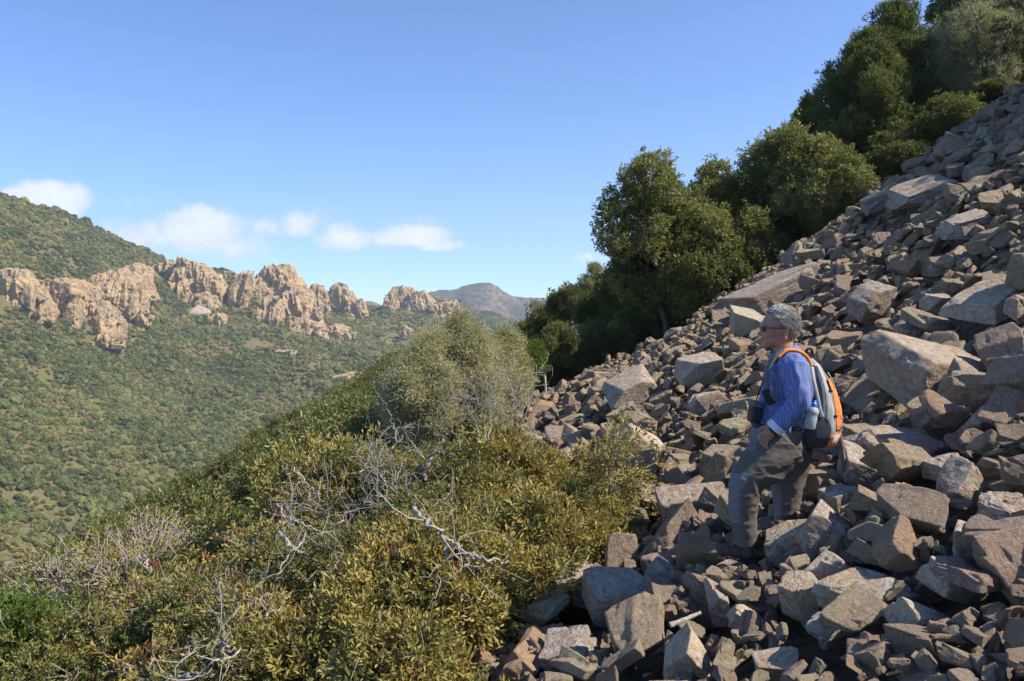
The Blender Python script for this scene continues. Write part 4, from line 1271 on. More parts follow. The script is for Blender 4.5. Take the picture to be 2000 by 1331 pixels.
shrub_at('dark_shrub', DK, 1, 1862, 232, 170, 21.0, 'dark bush low on the crest behind the uppermost talus rocks', .8, base='dark')
shrub_at('dark_shrub', DK, 0, 1762, 318, 150, 20.8, 'dark bush low on the crest right below the big juniper', .8, base='dark')
shrub_at('yellow_green_shrub', MG, 2, 1092, 662, 78, 18.4, 'small yellowish feathery shrub right of the bright green round bush', 1.25, base='slope')
# ---------------- dead branches, the sapling, the sign, the stick
def bpath(pts, lift):
    """pixel track laid at the height of the thicket's top"""
    return np.array([at(p[0], p[1], DY[0] + .10 * math.sin(p[0] * .05 + p[1] * .031) - (p[1] - DY[1]) * .0022) for p in pts])
DY = [8.0, 900.0]
def resample(P, n):
    P = np.asarray(P); d = np.r_[0, np.cumsum(np.linalg.norm(np.diff(P, axis=0), axis=1))]
    t_ = np.linspace(0, d[-1], n)
    Q = np.stack([np.interp(t_, d, P[:, k]) for k in range(3)], 1)
    Q[1:-1] = (Q[:-2] + 2 * Q[1:-1] + Q[2:]) / 4
    return Q
def dead(label, tracks, lift, seed, name='dead_branch', mat=None, knob=.03, group='bleached dead branches in the thicket', side=3):
    r = np.random.default_rng(seed)
    paths = []
    p0 = tracks[0][0][len(tracks[0][0]) // 2]
    DY[0] = min(8.0, float(ground_hit(p0[0], p0[1], lift, 2.5, 12)[1])) - .75; DY[1] = p0[1]
    for pts, ra, rb_ in tracks:
        P = bpath(pts, lift)
        ra, rb_ = ra * .5, rb_ * .7
        n_ = max(6, len(pts) * 5)
        Q = resample(P, n_)
        L = np.linalg.norm(Q[-1] - Q[0])
        Q[1:-1] += r.normal(0, .011, (n_ - 2, 3))
        R = np.linspace(ra, rb_, n_) * (1 + knob * r.normal(0, .5, n_))
        paths.append((Q, np.clip(R, .0025, None)))
        for _ in range(int(side * 1.5 * L) + side):
            k = r.integers(2, n_ - 1)
            d = r.normal(0, 1, 3); d[1] *= .6; d[2] += .4; d /= np.linalg.norm(d)
            l = r.uniform(.12, .42)
            e = Q[k] + d * l
            b = branch_path(Q[k], e, r, .14, 6)
            paths.append((b, np.linspace(R[k] * .5, .0022, 6)))
            for _j in range(2):
                b2 = branch_path(b[r.integers(2, 5)], e + r.normal(0, .12, 3), r, .1, 5)
                paths.append((b2, np.linspace(R[k] * .3, .002, 5)))
    tag(link(name, tube_mesh(name, paths, mat or M_dead, 6)), label, 'branch', group)
dead('long bleached branch curving down right with a hooked fork, centre of the thicket', [([(806, 992), (822, 1010), (850, 1032), (876, 1055), (905, 1075), (940, 1090), (992, 1096)], .030, .010), ([(876, 1055), (868, 1075), (880, 1096)], .018, .008), ([(915, 1080), (925, 1090), (903, 1112)], .012, .006)], 1.05, 1, side=2)
dead('forked grey stub standing up with a bent tip, above the long bleached branch', [([(830, 938), (838, 905), (848, 882), (890, 892)], .034, .018), ([(848, 882), (858, 868), (874, 858)], .02, .008), ([(874, 858), (848, 840), (832, 828)], .010, .005)], 1.15, 2, side=1)
dead('tangle of thin grey dead twigs left of the forked stub', [([(760, 1010), (756, 960), (742, 920), (730, 884)], .018, .006), ([(770, 1000), (776, 940), (788, 890)], .014, .005), ([(800, 1000), (760, 950), (720, 930)], .014, .005), ([(790, 985), (810, 940), (852, 912)], .014, .006), ([(780, 1010), (720, 1030), (690, 1050)], .012, .005), ([(790, 990), (740, 990), (700, 975)], .012, .005), ([(700, 960), (740, 905), (745, 880)], .01, .005)], 1.1, 3, side=6)
dead('upright grey dead twigs in the upper thicket left of the stub', [([(776, 868), (768, 830), (755, 795), (745, 780)], .014, .004), ([(776, 868), (790, 845), (800, 828)], .01, .004), ([(705, 925), (720, 900), (735, 870)], .012, .004)], 1.15, 4, side=3)
dead('spiky cluster of bare twigs at the top of the thicket below the grey-green shrub', [([(950, 860), (940, 800), (925, 750)], .012, .003), ([(955, 860), (960, 800), (958, 745)], .012, .003), ([(1020, 840), (1010, 790), (990, 740), (980, 715)], .014, .003), ([(1020, 840), (1030, 790), (1040, 745)], .011, .003), ([(940, 850), (915, 800), (905, 765)], .010, .003), ([(1000, 840), (980, 800), (960, 780)], .010, .003)], 1.15, 5, side=6)
dead('pale crooked branch in the left centre of the thicket', [([(600, 1030), (590, 1060), (560, 1090), (535, 1138)], .016, .006), ([(540, 985), (560, 1010), (600, 1030), (640, 1040)], .016, .008), ([(640, 1040), (668, 1020), (680, 990)], .012, .005)], 1.0, 6, side=4)
dead('broken grey log end among the leaves left of centre', [([(545, 1040), (570, 1065), (598, 1084)], .03, .022)], 1.0, 7, side=1)
dead('pale V-shaped dead branch above the broken grey log end', [([(575, 912), (590, 935), (612, 960), (635, 980)], .018, .006), ([(545, 985), (565, 1000), (572, 1035)], .015, .006)], 1.0, 8, side=3)
dead('horizontal dead branch in a dark gap below left of centre', [([(410, 1155), (440, 1148), (480, 1140)], .012, .006), ([(462, 1175), (475, 1160), (490, 1145)], .016, .008)], .9, 9, side=2)
dead('thick fallen bleached branch near the bottom edge', [([(350, 1322), (385, 1318), (420, 1295), (470, 1268)], .020, .010), ([(430, 1255), (450, 1268), (458, 1272)], .016, .01)], .95, 10, side=3)
dead('small bleached branch right of the dark gap', [([(520, 1205), (530, 1192), (548, 1190)], .014, .006)], .95, 11, side=2)
dead('forked pale trunk inside the grey twiggy shrub', [([(292, 1120), (285, 1100), (270, 1085)], .035, .014), ([(292, 1120), (292, 1098), (280, 1082)], .02, .01)], 1.0, 12, side=2)
# thin sapling standing in front of the scree
def pt(px, py, Y): return at(px, py, Y)
sY = ground_hit(1192, 1075, .1)[1]
rs = np.random.default_rng(8)
trunk = resample([pt(1192, 1085, sY), pt(1190, 1020, sY), pt(1193, 960, sY - .02), pt(1188, 910, sY - .03), pt(1192, 870, sY - .05)], 14)
paths = [(trunk, np.linspace(.016, .005, 14))]
cl, on = [], []
for k in range(46):
    j = rs.integers(5, 14)
    d = rs.normal(0, 1, 3) * np.array([1, .8, .5]); d[2] += .25; d /= np.linalg.norm(d)
    e = trunk[j] + d * rs.uniform(.12, .42) * (1.2 if j < 9 else .8)
    paths.append((branch_path(trunk[j], e, rs, .12, 5), np.linspace(.006, .0025, 5)))
    for _ in range(5):
        cl.append(e + rs.normal(0, .045, 3)); on.append(d)
cl, on = np.array(cl), np.array(on)
V, Q, T = leaves(cl, on, 9, .055, .018, np.clip(rs.normal(.6, .15, len(cl)), 0, 1), 5)
root = tag(link('sapling', None, loc=trunk[0]), 'thin sapling with a bare stem in front of the tilted speckled slab', 'shrub')
fo = mesh_np('sapling_leaves', V - trunk[0], Q, M_lent, False, {'tint': T}); link('crown', fo, root)
link('stem', tube_mesh('sapling_stem', [(p - trunk[0], r_) for p, r_ in paths], M_twig, 5), root)

M_signwood = plain('weathered_sign_wood', (0.16, 0.13, 0.11), .85, .1, .6, 40, .35)
M_post = plain('pale_post_wood', (0.42, 0.40, 0.37), .8, .1, .5, 60, .2)
def box_mesh(name, sx, sy, sz, mat, bev=.004, c=(0, 0, 0)):
    import bmesh
    bm = bmesh.new()
    bmesh.ops.create_cube(bm, size=1)
    for v in bm.verts: v.co = Vector((v.co.x * sx + c[0], v.co.y * sy + c[1], v.co.z * sz + c[2]))
    bmesh.ops.bevel(bm, geom=bm.edges[:], offset=bev, segments=2, affect='EDGES')
    me = bpy.data.meshes.new(name); bm.to_mesh(me); bm.free(); me.materials.append(mat)
    return me
sgY = 17.3
sg = at(1066, 768, sgY)
root = tag(link('trail_sign', None, loc=sg), 'little weathered wooden sign on a pale post at the edge of the dark wood', 'sign')
root.rotation_euler = (0, math.radians(-3), 0)
link('post', tube_mesh('post', [(np.array([[0, 0, -.3], [0.0, 0, .15], [.005, 0, .5]]), np.array([.024, .022, .02]))], M_post, 8), root)
bd = link('board', box_mesh('board', .28, .035, .085, M_signwood, .006), root, (0, -.02, .52)); bd.rotation_euler = (0, math.radians(4), 0)
link('board_roof', box_mesh('board_roof', .31, .09, .018, M_signwood, .004), root, (0, -.01, .575))

# unseen shrubs added above the talus, right of the picture, to shade its upper part
bX, bY, bS = [], [], []
for k in range(15):
    bY.append(6.6 + k * .72 + r4.uniform(-.2, .2)); bX.append(15.2 + r4.uniform(-.8, .8)); bS.append(r4.uniform(.95, 1.25))
bX, bY, bS = np.array(bX), np.array(bY), np.array(bS)
tag(instancer('unseen_shade_scrub', [a[0] for a in DK], np.arange(15) % 3, np.stack([bX, bY, ground(bX, bY) - .1], -1), np.stack([bX * 0, bX * 0, bX * 7], -1), np.stack([bS, bS, bS], -1), 'unseen_shade_bush'),
    'unseen scrub added on the bank to shade the upper talus', 'scrub', None, 'stuff')

print('t plants', time.time() - T0)
# ------------------------------------------------------------------ the hiker
MY = 4.9
PXM = MY / 1555.0
HO = at(1480, 1090, MY)                      # the person's own origin, near the boots
def hp(px, py, dy=0.0): return at(px, py, MY + dy) - HO

def loft(rings, n=28, cap=True, power=2.0):
    """rings: (px, py, dy, r in picture plane, r in depth), px units; rings stand square to the path"""
    C_ = np.array([hp(a[0], a[1], a[2]) for a in rings])
    R1 = np.array([a[3] for a in rings]) * PXM; R2 = np.array([a[4] for a in rings]) * PXM
    k = max(2, len(rings)); m_ = (k - 1) * 5 + 1
    ti = np.arange(k); tf = np.linspace(0, k - 1, m_)
    def cr(a):
        a = np.asarray(a, float); out = []
        for t_ in tf:
            i = min(int(t_), k - 2); f_ = t_ - i
            p0, p1, p2, p3 = a[max(i - 1, 0)], a[i], a[i + 1], a[min(i + 2, k - 1)]
            out.append(.5 * ((2 * p1) + (-p0 + p2) * f_ + (2 * p0 - 5 * p1 + 4 * p2 - p3) * f_ ** 2 + (-p0 + 3 * p1 - 3 * p2 + p3) * f_ ** 3))
        return np.array(out)
    C2, A1, A2 = cr(C_), cr(R1), cr(R2)
    T = np.gradient(C2, axis=0); T /= np.linalg.norm(T, axis=1)[:, None]
    yv = np.array([0, 1.0, 0])
    S1 = np.cross(T, yv); S1 /= np.linalg.norm(S1, axis=1)[:, None]
    S2 = np.cross(T, S1)
    ang = np.arange(n) * 2 * math.pi / n
    ca, sa = np.cos(ang), np.sin(ang)
    ca = np.sign(ca) * np.abs(ca) ** (2 / power); sa = np.sign(sa) * np.abs(sa) ** (2 / power)
    V = C2[:, None] + A1[:, None, None] * ca[None, :, None] * S1[:, None] + A2[:, None, None] * sa[None, :, None] * S2[:, None]
    return V, C2

def grid_tris(V, wrap=True, cap=True):
    a, b = V.shape[:2]
    v = V.reshape(-1, 3)
    i = np.arange(a - 1)[:, None] * b
    j = np.arange(b if wrap else b - 1)[None, :]
    j2 = (j + 1) % b
    q = np.stack([i + j, i + j2, i + b + j2, i + b + j], -1).reshape(-1, 4)
    f = np.concatenate([q[:, [0, 1, 2]], q[:, [0, 2, 3]]])
    if cap and wrap:
        v = np.concatenate([v, V[0].mean(0)[None], V[-1].mean(0)[None]])
        j = np.arange(b); j2 = (j + 1) % b
        f = np.concatenate([f, np.stack([np.full(b, a * b), j2, j], -1), np.stack([np.full(b, a * b + 1), (a - 1) * b + j, (a - 1) * b + j2], -1)])
    return v, f

def ell(px, py, dy, rx, ry, rz, tilt=0):
    d, f = ico(3)
    v = d * np.array([rx, ry, rz]) * PXM
    if tilt: v = v @ rotm((0, math.radians(tilt), 0)).T
    return v + hp(px, py, dy), f
def tube_h(pts, radii, n=14):
    return grid_tris(loft([(a[0], a[1], a[2], r_, r_) for a, r_ in zip(pts, radii)], n)[0])

def union(name, parts, voxel, mat, smooth=4, parent=None, fold=0.0, fscale=8, seed=1, mats=None, assign=None, stretch=(1, 1, 1)):
    V, Fs, off = [], [], 0
    for v, f in parts:
        V.append(v); Fs.append(f + off); off += len(v)
    me = mesh_np(name, np.concatenate(V), np.concatenate(Fs), mat)
    o = link(name, me)
    md = o.modifiers.new('r', 'REMESH'); md.mode = 'VOXEL'; md.voxel_size = voxel; md.use_smooth_shade = True
    if smooth:
        ms = o.modifiers.new('s', 'SMOOTH'); ms.factor = .5; ms.iterations = smooth
    dg = bpy.context.evaluated_depsgraph_get(); dg.update()
    me2 = bpy.data.meshes.new_from_object(o.evaluated_get(dg))
    o.modifiers.clear()
    o.data = me2
    n = len(me2.vertices)
    co = np.empty(n * 3, np.float32); me2.vertices.foreach_get('co', co); co = co.reshape(-1, 3).astype(float)
    if fold:
        nr = np.empty(n * 3, np.float32); me2.vertices.foreach_get('normal', nr); nr = nr.reshape(-1, 3)
        q = co * np.array(stretch) * fscale
        d = (0.6 - np.abs(fbm(q, 3, seed)) * 1.6) * fold
        co = co + nr * d[:, None]
        me2.vertices.foreach_set('co', co.astype(np.float32).ravel())
    me2.materials.clear()
    for m_ in (mats or [mat]): me2.materials.append(m_)
    if assign is not None:
        pc = np.empty(len(me2.polygons) * 3, np.float32); me2.polygons.foreach_get('center', pc)
        me2.polygons.foreach_set('material_index', assign(pc.reshape(-1, 3)).astype(np.int32))
    me2.polygons.foreach_set('use_smooth', np.ones(len(me2.polygons), bool))
    me2.update()
    if parent: o.parent = parent
    return o

M_skin = plain('skin', (0.40, 0.215, 0.14), .55, .35, .25, 120, .10)
M_lip = plain('lip', (0.36, 0.15, 0.11), .5)
M_hair = plain('grey_hair', (0.30, 0.28, 0.26), .9, .05, .2, 60, .15)
M_trous = plain('dark_trousers', (0.115, 0.10, 0.088), .9, .1, .35, 90, .14)
M_patch = plain('blue_grey_panel', (0.15, 0.155, 0.175), .85, .1, .3, 90, .1)
M_boot = plain('brown_boot', (0.085, 0.06, 0.048), .8, .2, .5, 80, .3)
M_sole = plain('dark_sole', (0.035, 0.03, 0.028), .8)
M_black = plain('black_nylon', (0.022, 0.022, 0.026), .6, .3, .3, 200, .3)
M_lens = plain('dark_lens', (0.012, 0.011, 0.012), .12, .6)
M_grey = plain('grey_pack_fabric', (0.27, 0.265, 0.26), .75, .2, .3, 120, .12)
M_lgrey = plain('pale_pack_fabric', (0.43, 0.42, 0.41), .7, .2, .3, 120, .1)
M_dgrey = plain('dark_grey_pack_fabric', (0.12, 0.118, 0.125), .75, .2, .3, 120, .15)
M_orange = plain('orange_fabric', (0.72, 0.22, 0.055), .7, .2, .3, 90, .1)
M_mesh = plain('dark_mesh_fabric', (0.05, 0.05, 0.062), .85, .1, .4, 500, .4)
M_cord = plain('white_cord', (0.6, 0.58, 0.55), .8)
M_blue = plain('blue_plastic', (0.03, 0.17, 0.62), .35, .5)

m, t = newmat('blue_checked_shirt')
co = t.n('ShaderNodeTexCoord').outputs['Object']
sp = t.n('ShaderNodeSeparateXYZ', {0: t.vmath('ADD', co, t.vmath('SCALE', t.noise(co, 9, 2).outputs[1]))}) if False else t.n('ShaderNodeSeparateXYZ', {0: co})
wob = t.math('MULTIPLY', t.noise(co, 7, 2).outputs[0], .02)
hzl = t.math('FRACT', t.math('MULTIPLY', t.math('ADD', sp.outputs[2], wob), 74.0))
vtl = t.math('FRACT', t.math('MULTIPLY', t.math('ADD', t.math('ADD', sp.outputs[0], t.math('MULTIPLY', sp.outputs[1], .25)), wob), 74.0))
l1 = t.math('GREATER_THAN', hzl, .68); l2 = t.math('GREATER_THAN', vtl, .68)
c = t.mix(t.math('MULTIPLY', t.math('MAXIMUM', l1, l2), .34), (0.085, 0.12, 0.31), (0.34, 0.40, 0.62))
M_shirt = finish(m, t, c, .85, t.n('ShaderNodeBump', {'Strength': .3, 'Distance': .004, 'Height': t.noise(co, 30, 4).outputs[0]}).outputs[0], .15)
M_cuff = plain('pale_cuff_lining', (0.58, 0.61, 0.75), .85)

person = tag(link('person', None, loc=HO), 'grey-haired hiker in blue checked shirt, dark trousers and sunglasses, standing on the talus looking left', 'person')

# body: one continuous figure (head, neck, trunk, arms, hands, legs)
B = []
B += [ell(1523, 631, 0, 30, 24, 31), ell(1504, 646, 0, 18.5, 19, 31), ell(1506, 666, 0, 18, 18, 13), ell(1496, 673, 0, 8.5, 9, 8), ell(1515, 668, 0, 20, 19, 11)]
B += [ell(1487.5, 646, 0, 3.8, 3.6, 8.5, -18), ell(1483.2, 652.3, 0, 4.6, 4.6, 3.6), ell(1487.5, 653.5, 0, 4.2, 6, 2.8), ell(1490, 634.5, 0, 5, 15, 3.8)]
B += [ell(1488.6, 661.2, 0, 3.6, 7.5, 1.9), ell(1489.4, 665, 0, 3.6, 7, 2.0), ell(1502, 655, -.030, 11, 7, 11), ell(1502, 655, .030, 11, 7, 11)]
for sgn in (-1, 1):
    B += [ell(1536, 648, sgn * .076, 6.5, 2.6, 11, 12), ell(1534, 660, sgn * .074, 4, 2.4, 5, 0), ell(1539, 643, sgn * .082, 4.5, 2, 8, 12)]
B += [grid_tris(loft([(1524, 655, 0, 20, 18), (1529, 675, 0, 19.5, 18), (1534, 695, 0, 22, 22), (1538, 715, 0, 32, 50), (1538, 745, 0, 36, 54), (1532, 790, 0, 38, 48), (1522, 830, 0, 38, 45), (1524, 860, 0, 42, 48), (1530, 885, 0, 32, 40)])[0])]
ARM_N = [(1548, 714, -.165), (1556, 750, -.215), (1558, 786, -.235), (1537, 812, -.225), (1516, 836, -.195), (1508, 841, -.188)]
B += [tube_h(ARM_N, [19, 16, 13.5, 12.5, 9.5, 9])]
B += [tube_h([(1544, 716, .165), (1545, 750, .215), (1538, 786, .24), (1515, 810, .23), (1498, 832, .20), (1490, 838, .19)], [19, 16, 13.5, 12.5, 9.5, 9])]
def hand(wx, wy, wd, sgn, ang):
    """palm with four fingers curling down into the pocket and a thumb along the pocket edge"""
    out = []
    ca, sa = math.cos(ang), math.sin(ang)
    def q(f_, s_, d_): return (wx - f_ * ca - s_ * sa, wy + f_ * sa - s_ * ca, wd + d_ * PXM)
    pal = loft([(*q(-2, 0, 0), 8, 6.5), (*q(6, 0, 0), 10, 6.5), (*q(16, 0, 0), 12.5, 6), (*q(24, -1, 0), 12, 5)], 16)[0]
    out.append(grid_tris(pal))
    for k, (ln, s0) in enumerate(((20, 9.5), (22, 3.5), (21, -2.8), (16.5, -8.8))):
        a0 = q(22, s0, -sgn * 1.0); 
        p1 = q(22 + ln * .40, s0 * 1.08 - 1.5, sgn * -.5); p2 = q(22 + ln * .68, s0 * 1.1 - 7, sgn * 1.5); p3 = q(22 + ln * .78, s0 * 1.1 - 13.5, sgn * 3.5)
        out.append(tube_h([a0, p1, p2, p3], [3.1, 2.9, 2.6, 2.0], 10))
    out.append(tube_h([q(5, 8, -sgn * -1), q(13, 14.5, sgn * .5), q(21, 17, sgn * 1.5), q(28, 15.5, sgn * 2)], [4.4, 3.7, 3.1, 2.4], 10))
    return out
B += hand(1513, 838, -.192, -1, math.radians(38))
B += hand(1493, 836, .19, 1, math.radians(38))
B += [tube_h([(1530, 868, -.08), (1492, 904, -.10), (1458, 940, -.12), (1452, 985, -.12), (1454, 1030, -.11), (1456, 1072, -.10)], [38, 34, 24, 20, 15, 13])]
B += [tube_h([(1540, 875, .08), (1541, 915, .1), (1537, 955, .1), (1537, 1000, .1), (1529, 1045, .1)], [36, 30, 22, 18, 13])]
B += [ell(1424, 1079, -.10, 20, 11, 9, 14), ell(1508, 1052, .10, 20, 11, 9, 14)]
body = union('body', B, .0042, M_skin, 3, person)
# hair: a shell of curly locks over the crown, back and temples
d, f = ico(6)
v = d * np.array([32.5, 27.0, 34.0])
hx_, hz_ = v[:, 0], v[:, 2]
face_cut = (hx_ < -19 + .30 * np.clip(hz_ - 8, 0, 40) * -1) & (hz_ < 19) | ((hz_ < -6 - .0 * hx_) & (hx_ < 4)) | (hz_ < -26) | ((hz_ < 8) & (hx_ < -10))
curl = fbm(d * 4.5, 3, 5)
v = v + d * (1.8 * curl + .7 * (1 - np.abs(vnoise(d * 13, 8)) * 2))[:, None]
keepf = ~face_cut[f].any(1)
used, inv = np.unique(f[keepf], return_inverse=True)
vv = v[used] * PXM + hp(1524.5, 629, 0)
locks = []
rh = np.random.default_rng(3)
ok = ~face_cut
idxs = np.where(ok)[0]
for k in rh.choice(idxs, 3200):
    dn = d[k]; p0 = v[k]
    tg = np.cross(dn, rh.normal(0, 1, 3)); tg /= np.linalg.norm(tg)
    tg = tg * .7 + np.array([.9, 0, -.7]); l = rh.uniform(5, 10)
    P = np.array([p0 - dn * 1.0, p0 + dn * 1.4 + tg * l * .4, p0 + dn * 1.3 + tg * l * .8, p0 - dn * .3 + tg * l])
    locks.append((P * PXM + hp(1524.5, 629, 0), np.array([.42, .42, .36, .2]) * PXM))
lv, lf = tubes(locks, 4)
bad = lf[:, 2] == lf[:, 3]
ltri = np.concatenate([lf[bad][:, :3], lf[~bad][:, [0, 1, 2]], lf[~bad][:, [0, 2, 3]]])
hv = np.concatenate([vv, lv]); hf_ = np.concatenate([inv.reshape(-1, 3), ltri + len(vv)])
link('hair', mesh_np('hair', hv, hf_, M_hair), person)
# eyebrow, glasses
gl = tag(link('sunglasses', None), None)
gl.parent = person
for sgn in (-1, 1):
    lv_, lf_ = ell(1490.5, 643, sgn * .030, 2.4, 9.5, 5.6, -8)
    link('lens', mesh_np('lens', lv_, lf_, M_lens), gl)
link('frame', tube_mesh('frame', [(np.array([hp(1488.5, 641, -.055), hp(1487, 639, -.03), hp(1486.3, 640, 0), hp(1487, 639, .03), hp(1488.5, 641, .055)]), np.full(5, .0022)),
     (np.array([hp(1489, 640, -.055), hp(1502, 641, -.070), hp(1520, 641.5, -.080), hp(1533, 642.5, -.086)]), np.full(4, .0026)),
     (np.array([hp(1489, 640, .055), hp(1502, 641, .070), hp(1520, 641.5, .080), hp(1533, 642.5, .086)]), np.full(4, .0026))], M_black, 8), gl)
ev, ef = ell(1490.5, 634.5, -.024, 2.2, 8, 1.5, 0)
link('eyebrow', mesh_np('eyebrow', ev, ef, M_hair), person)
ev, ef = ell(1490.5, 634.5, .024, 2.2, 8, 1.5, 0)
link('eyebrow', mesh_np('eyebrow', ev, ef, M_hair), person)
link('mouth', mesh_np('mouth', *ell(1485.9, 663.2, 0, 1.4, 6.2, .7, 0), M_lip), person)

# shirt
Sh = [grid_tris(loft([(1535, 694, 0, 24, 25), (1538, 702, 0, 32, 44), (1541, 716, 0, 40, 60), (1540, 745, 0, 45, 62), (1536, 775, 0, 47, 58), (1530, 802, 0, 49, 55), (1524, 825, 0, 47, 54), (1520, 838, 0, 46, 54)], 40)[0])]
Sh += [tube_h([(1545, 710, -.14), (1551, 724, -.19), (1557, 750, -.22), (1560, 786, -.24), (1540, 812, -.228), (1520, 832, -.20)], [25, 26, 24, 22.5, 20, 17], 24)]
Sh += [tube_h([(1545, 712, .14), (1548, 726, .19), (1548, 750, .22), (1540, 786, .24), (1518, 808, .23), (1502, 826, .2)], [25, 26, 24, 22, 20, 17], 24)]
shirt = union('shirt', Sh, .0055, M_shirt, 5, person, .014, 8, 4, stretch=(1.3, 1, .55))
# collar: standing band and a folded leaf
ca_ = np.linspace(0, 2 * math.pi, 49)[:-1]
rows = []
for (dxp, py0, rx, ry, tl) in ((0, 700, 27, 28, 6), (-1, 690, 23.5, 24, 7), (-2, 681, 22, 22.5, 8), (-1, 680, 24, 24.5, 8), (2, 690, 28, 29, 7), (3, 699, 31.5, 33, 6)):
    c0 = hp(1531 + dxp, py0, 0)
    rows.append(np.stack([c0[0] + rx * PXM * np.cos(ca_), c0[1] + ry * PXM * np.sin(ca_), c0[2] + np.cos(ca_) * tl * PXM + np.where(np.cos(ca_) < -.8, -3 * PXM, 0)], 1))
cv, cf = grid_tris(np.array(rows), True, False)
col_ = link('collar', mesh_np('collar', cv, cf, M_shirt), person)
sdm = col_.modifiers.new('t', 'SOLIDIFY'); sdm.thickness = .003
# turned-back pale cuff
cuff = loft([(1523, 829, -.204, 17.5, 18), (1518, 834, -.197, 18.5, 19), (1514.5, 838, -.192, 19, 19.5), (1516, 836, -.194, 16, 16.5)], 24)[0]
cuv, cuf = grid_tris(cuff, True, False)
link('cuff', mesh_np('cuff', cuv, cuf, M_cuff), person)
wt_ = loft([(1511.5, 838.5, -.191, 11.2, 11.2), (1509.0, 841, -.188, 11.6, 11.6), (1506.5, 843.3, -.186, 11.2, 11.2)], 20)[0]
link('watch_strap', mesh_np('watch_strap', *grid_tris(wt_), M_black), person)

# trousers, with their blue-grey front panels
Tr = [grid_tris(loft([(1519, 829, 0, 46, 52), (1519, 845, 0, 50, 56), (1521, 862, 0, 53, 57), (1528, 885, 0, 46, 52), (1532, 900, 0, 34, 44)], 36)[0])]
Tr += [tube_h([(1530, 868, -.075), (1493, 905, -.10), (1459, 942, -.12), (1451, 985, -.12), (1454, 1028, -.11), (1458, 1062, -.10)], [47, 43, 32.5, 27.5, 24, 21], 30)]
Tr += [tube_h([(1541, 875, .08), (1541, 918, .1), (1536, 960, .1), (1537, 1000, .1), (1531, 1030, .1), (1526, 1050, .1)], [44, 38, 29.5, 25.5, 21, 18], 30)]
kl, kc, ku = hp(1440, 940), hp(1450, 1000), hp(1480, 850)
def tr_assign(pc):
    X_, Z_ = pc[:, 0], pc[:, 2]
    px_ = (X_ + HO[0]) / (pc[:, 1] + HO[1]) * 1555 + 1000
    py_ = 600 - (Z_ + HO[2]) / (pc[:, 1] + HO[1]) * 1555
    near = pc[:, 1] < .03
    knee = near & (py_ > 925) & (py_ < 1022) & (px_ < 1446 + 26 * np.clip((958 - py_) / 30, 0, 1))
    hipf = (py_ < 880) & (px_ < 1484 - (py_ - 835) * .18)
    far = (~near) & (px_ < 1526) & (py_ > 945)
    return np.where(knee | hipf | far, 1, 0)
union('trousers', Tr, .0055, M_trous, 6, person, .009, 6.5, 9, mats=[M_trous, M_patch], assign=tr_assign, stretch=(1, 1, 1.6))
# small stitched cross on the knee panel
cx1 = [(np.array([hp(1449, 929, -.222), hp(1455, 941, -.222)]), np.full(2, .0011)), (np.array([hp(1457, 930, -.221), hp(1447, 938, -.222)]), np.full(2, .0011)), (np.array([hp(1446, 934, -.221), hp(1458, 936, -.221)]), np.full(2, .0009))]
link('knee_emblem', tube_mesh('knee_emblem', cx1, M_lgrey, 6), person)
link('belt', mesh_np('belt', *grid_tris(loft([(1519, 826, 0, 47.5, 54), (1519, 834, 0, 49, 55.5)], 36)[0]), M_black), person)
# boots
for (dx, dy_, dz) in ((0, -.10, 0), (84, .10, -24)):
    ex = lambda x, y, *r_: ell(x + dx, y + dz, dy_, *r_)
    bt = [ex(1455, 1078, 17, 15, 15), ex(1436, 1076, 20, 15.5, 13, 14), ex(1418, 1074, 17, 15, 11, 12), ex(1409, 1074, 10, 13, 9, 8)]
    bt += [tube_h([(1456 + dx, 1082 + dz, dy_), (1457 + dx, 1062 + dz, dy_), (1459 + dx, 1046 + dz, dy_)], [16, 15.5, 16.5], 20)]
    bo = union('boot', bt, .005, M_boot, 3, person, .004, 20, 3)
    sl = loft([(1402 + dx, 1079 + dz, dy_, 3, 8), (1408 + dx, 1081 + dz, dy_, 4.5, 14), (1430 + dx, 1087 + dz, dy_, 5, 15.5), (1452 + dx, 1094 + dz, dy_, 5, 14), (1468 + dx, 1095 + dz, dy_, 5, 13), (1474 + dx, 1094 + dz, dy_, 3, 8)], 20)[0]
    link('sole', mesh_np('sole', *grid_tris(sl), M_sole), bo)
    lc = []
    for q_ in range(5):
        x0, y0_ = 1428 + q_ * 4.6 + dx, 1064.5 - q_ * 2.6 + dz
        lc.append((np.array([hp(x0 - 2, y0_ + 2, dy_ - .036), hp(x0 + 1, y0_ - 1.5, dy_ - .01), hp(x0, y0_ - 1, dy_ + .02)]), np.full(3, .0018)))
    link('laces', tube_mesh('laces', lc, M_cord, 5), bo)

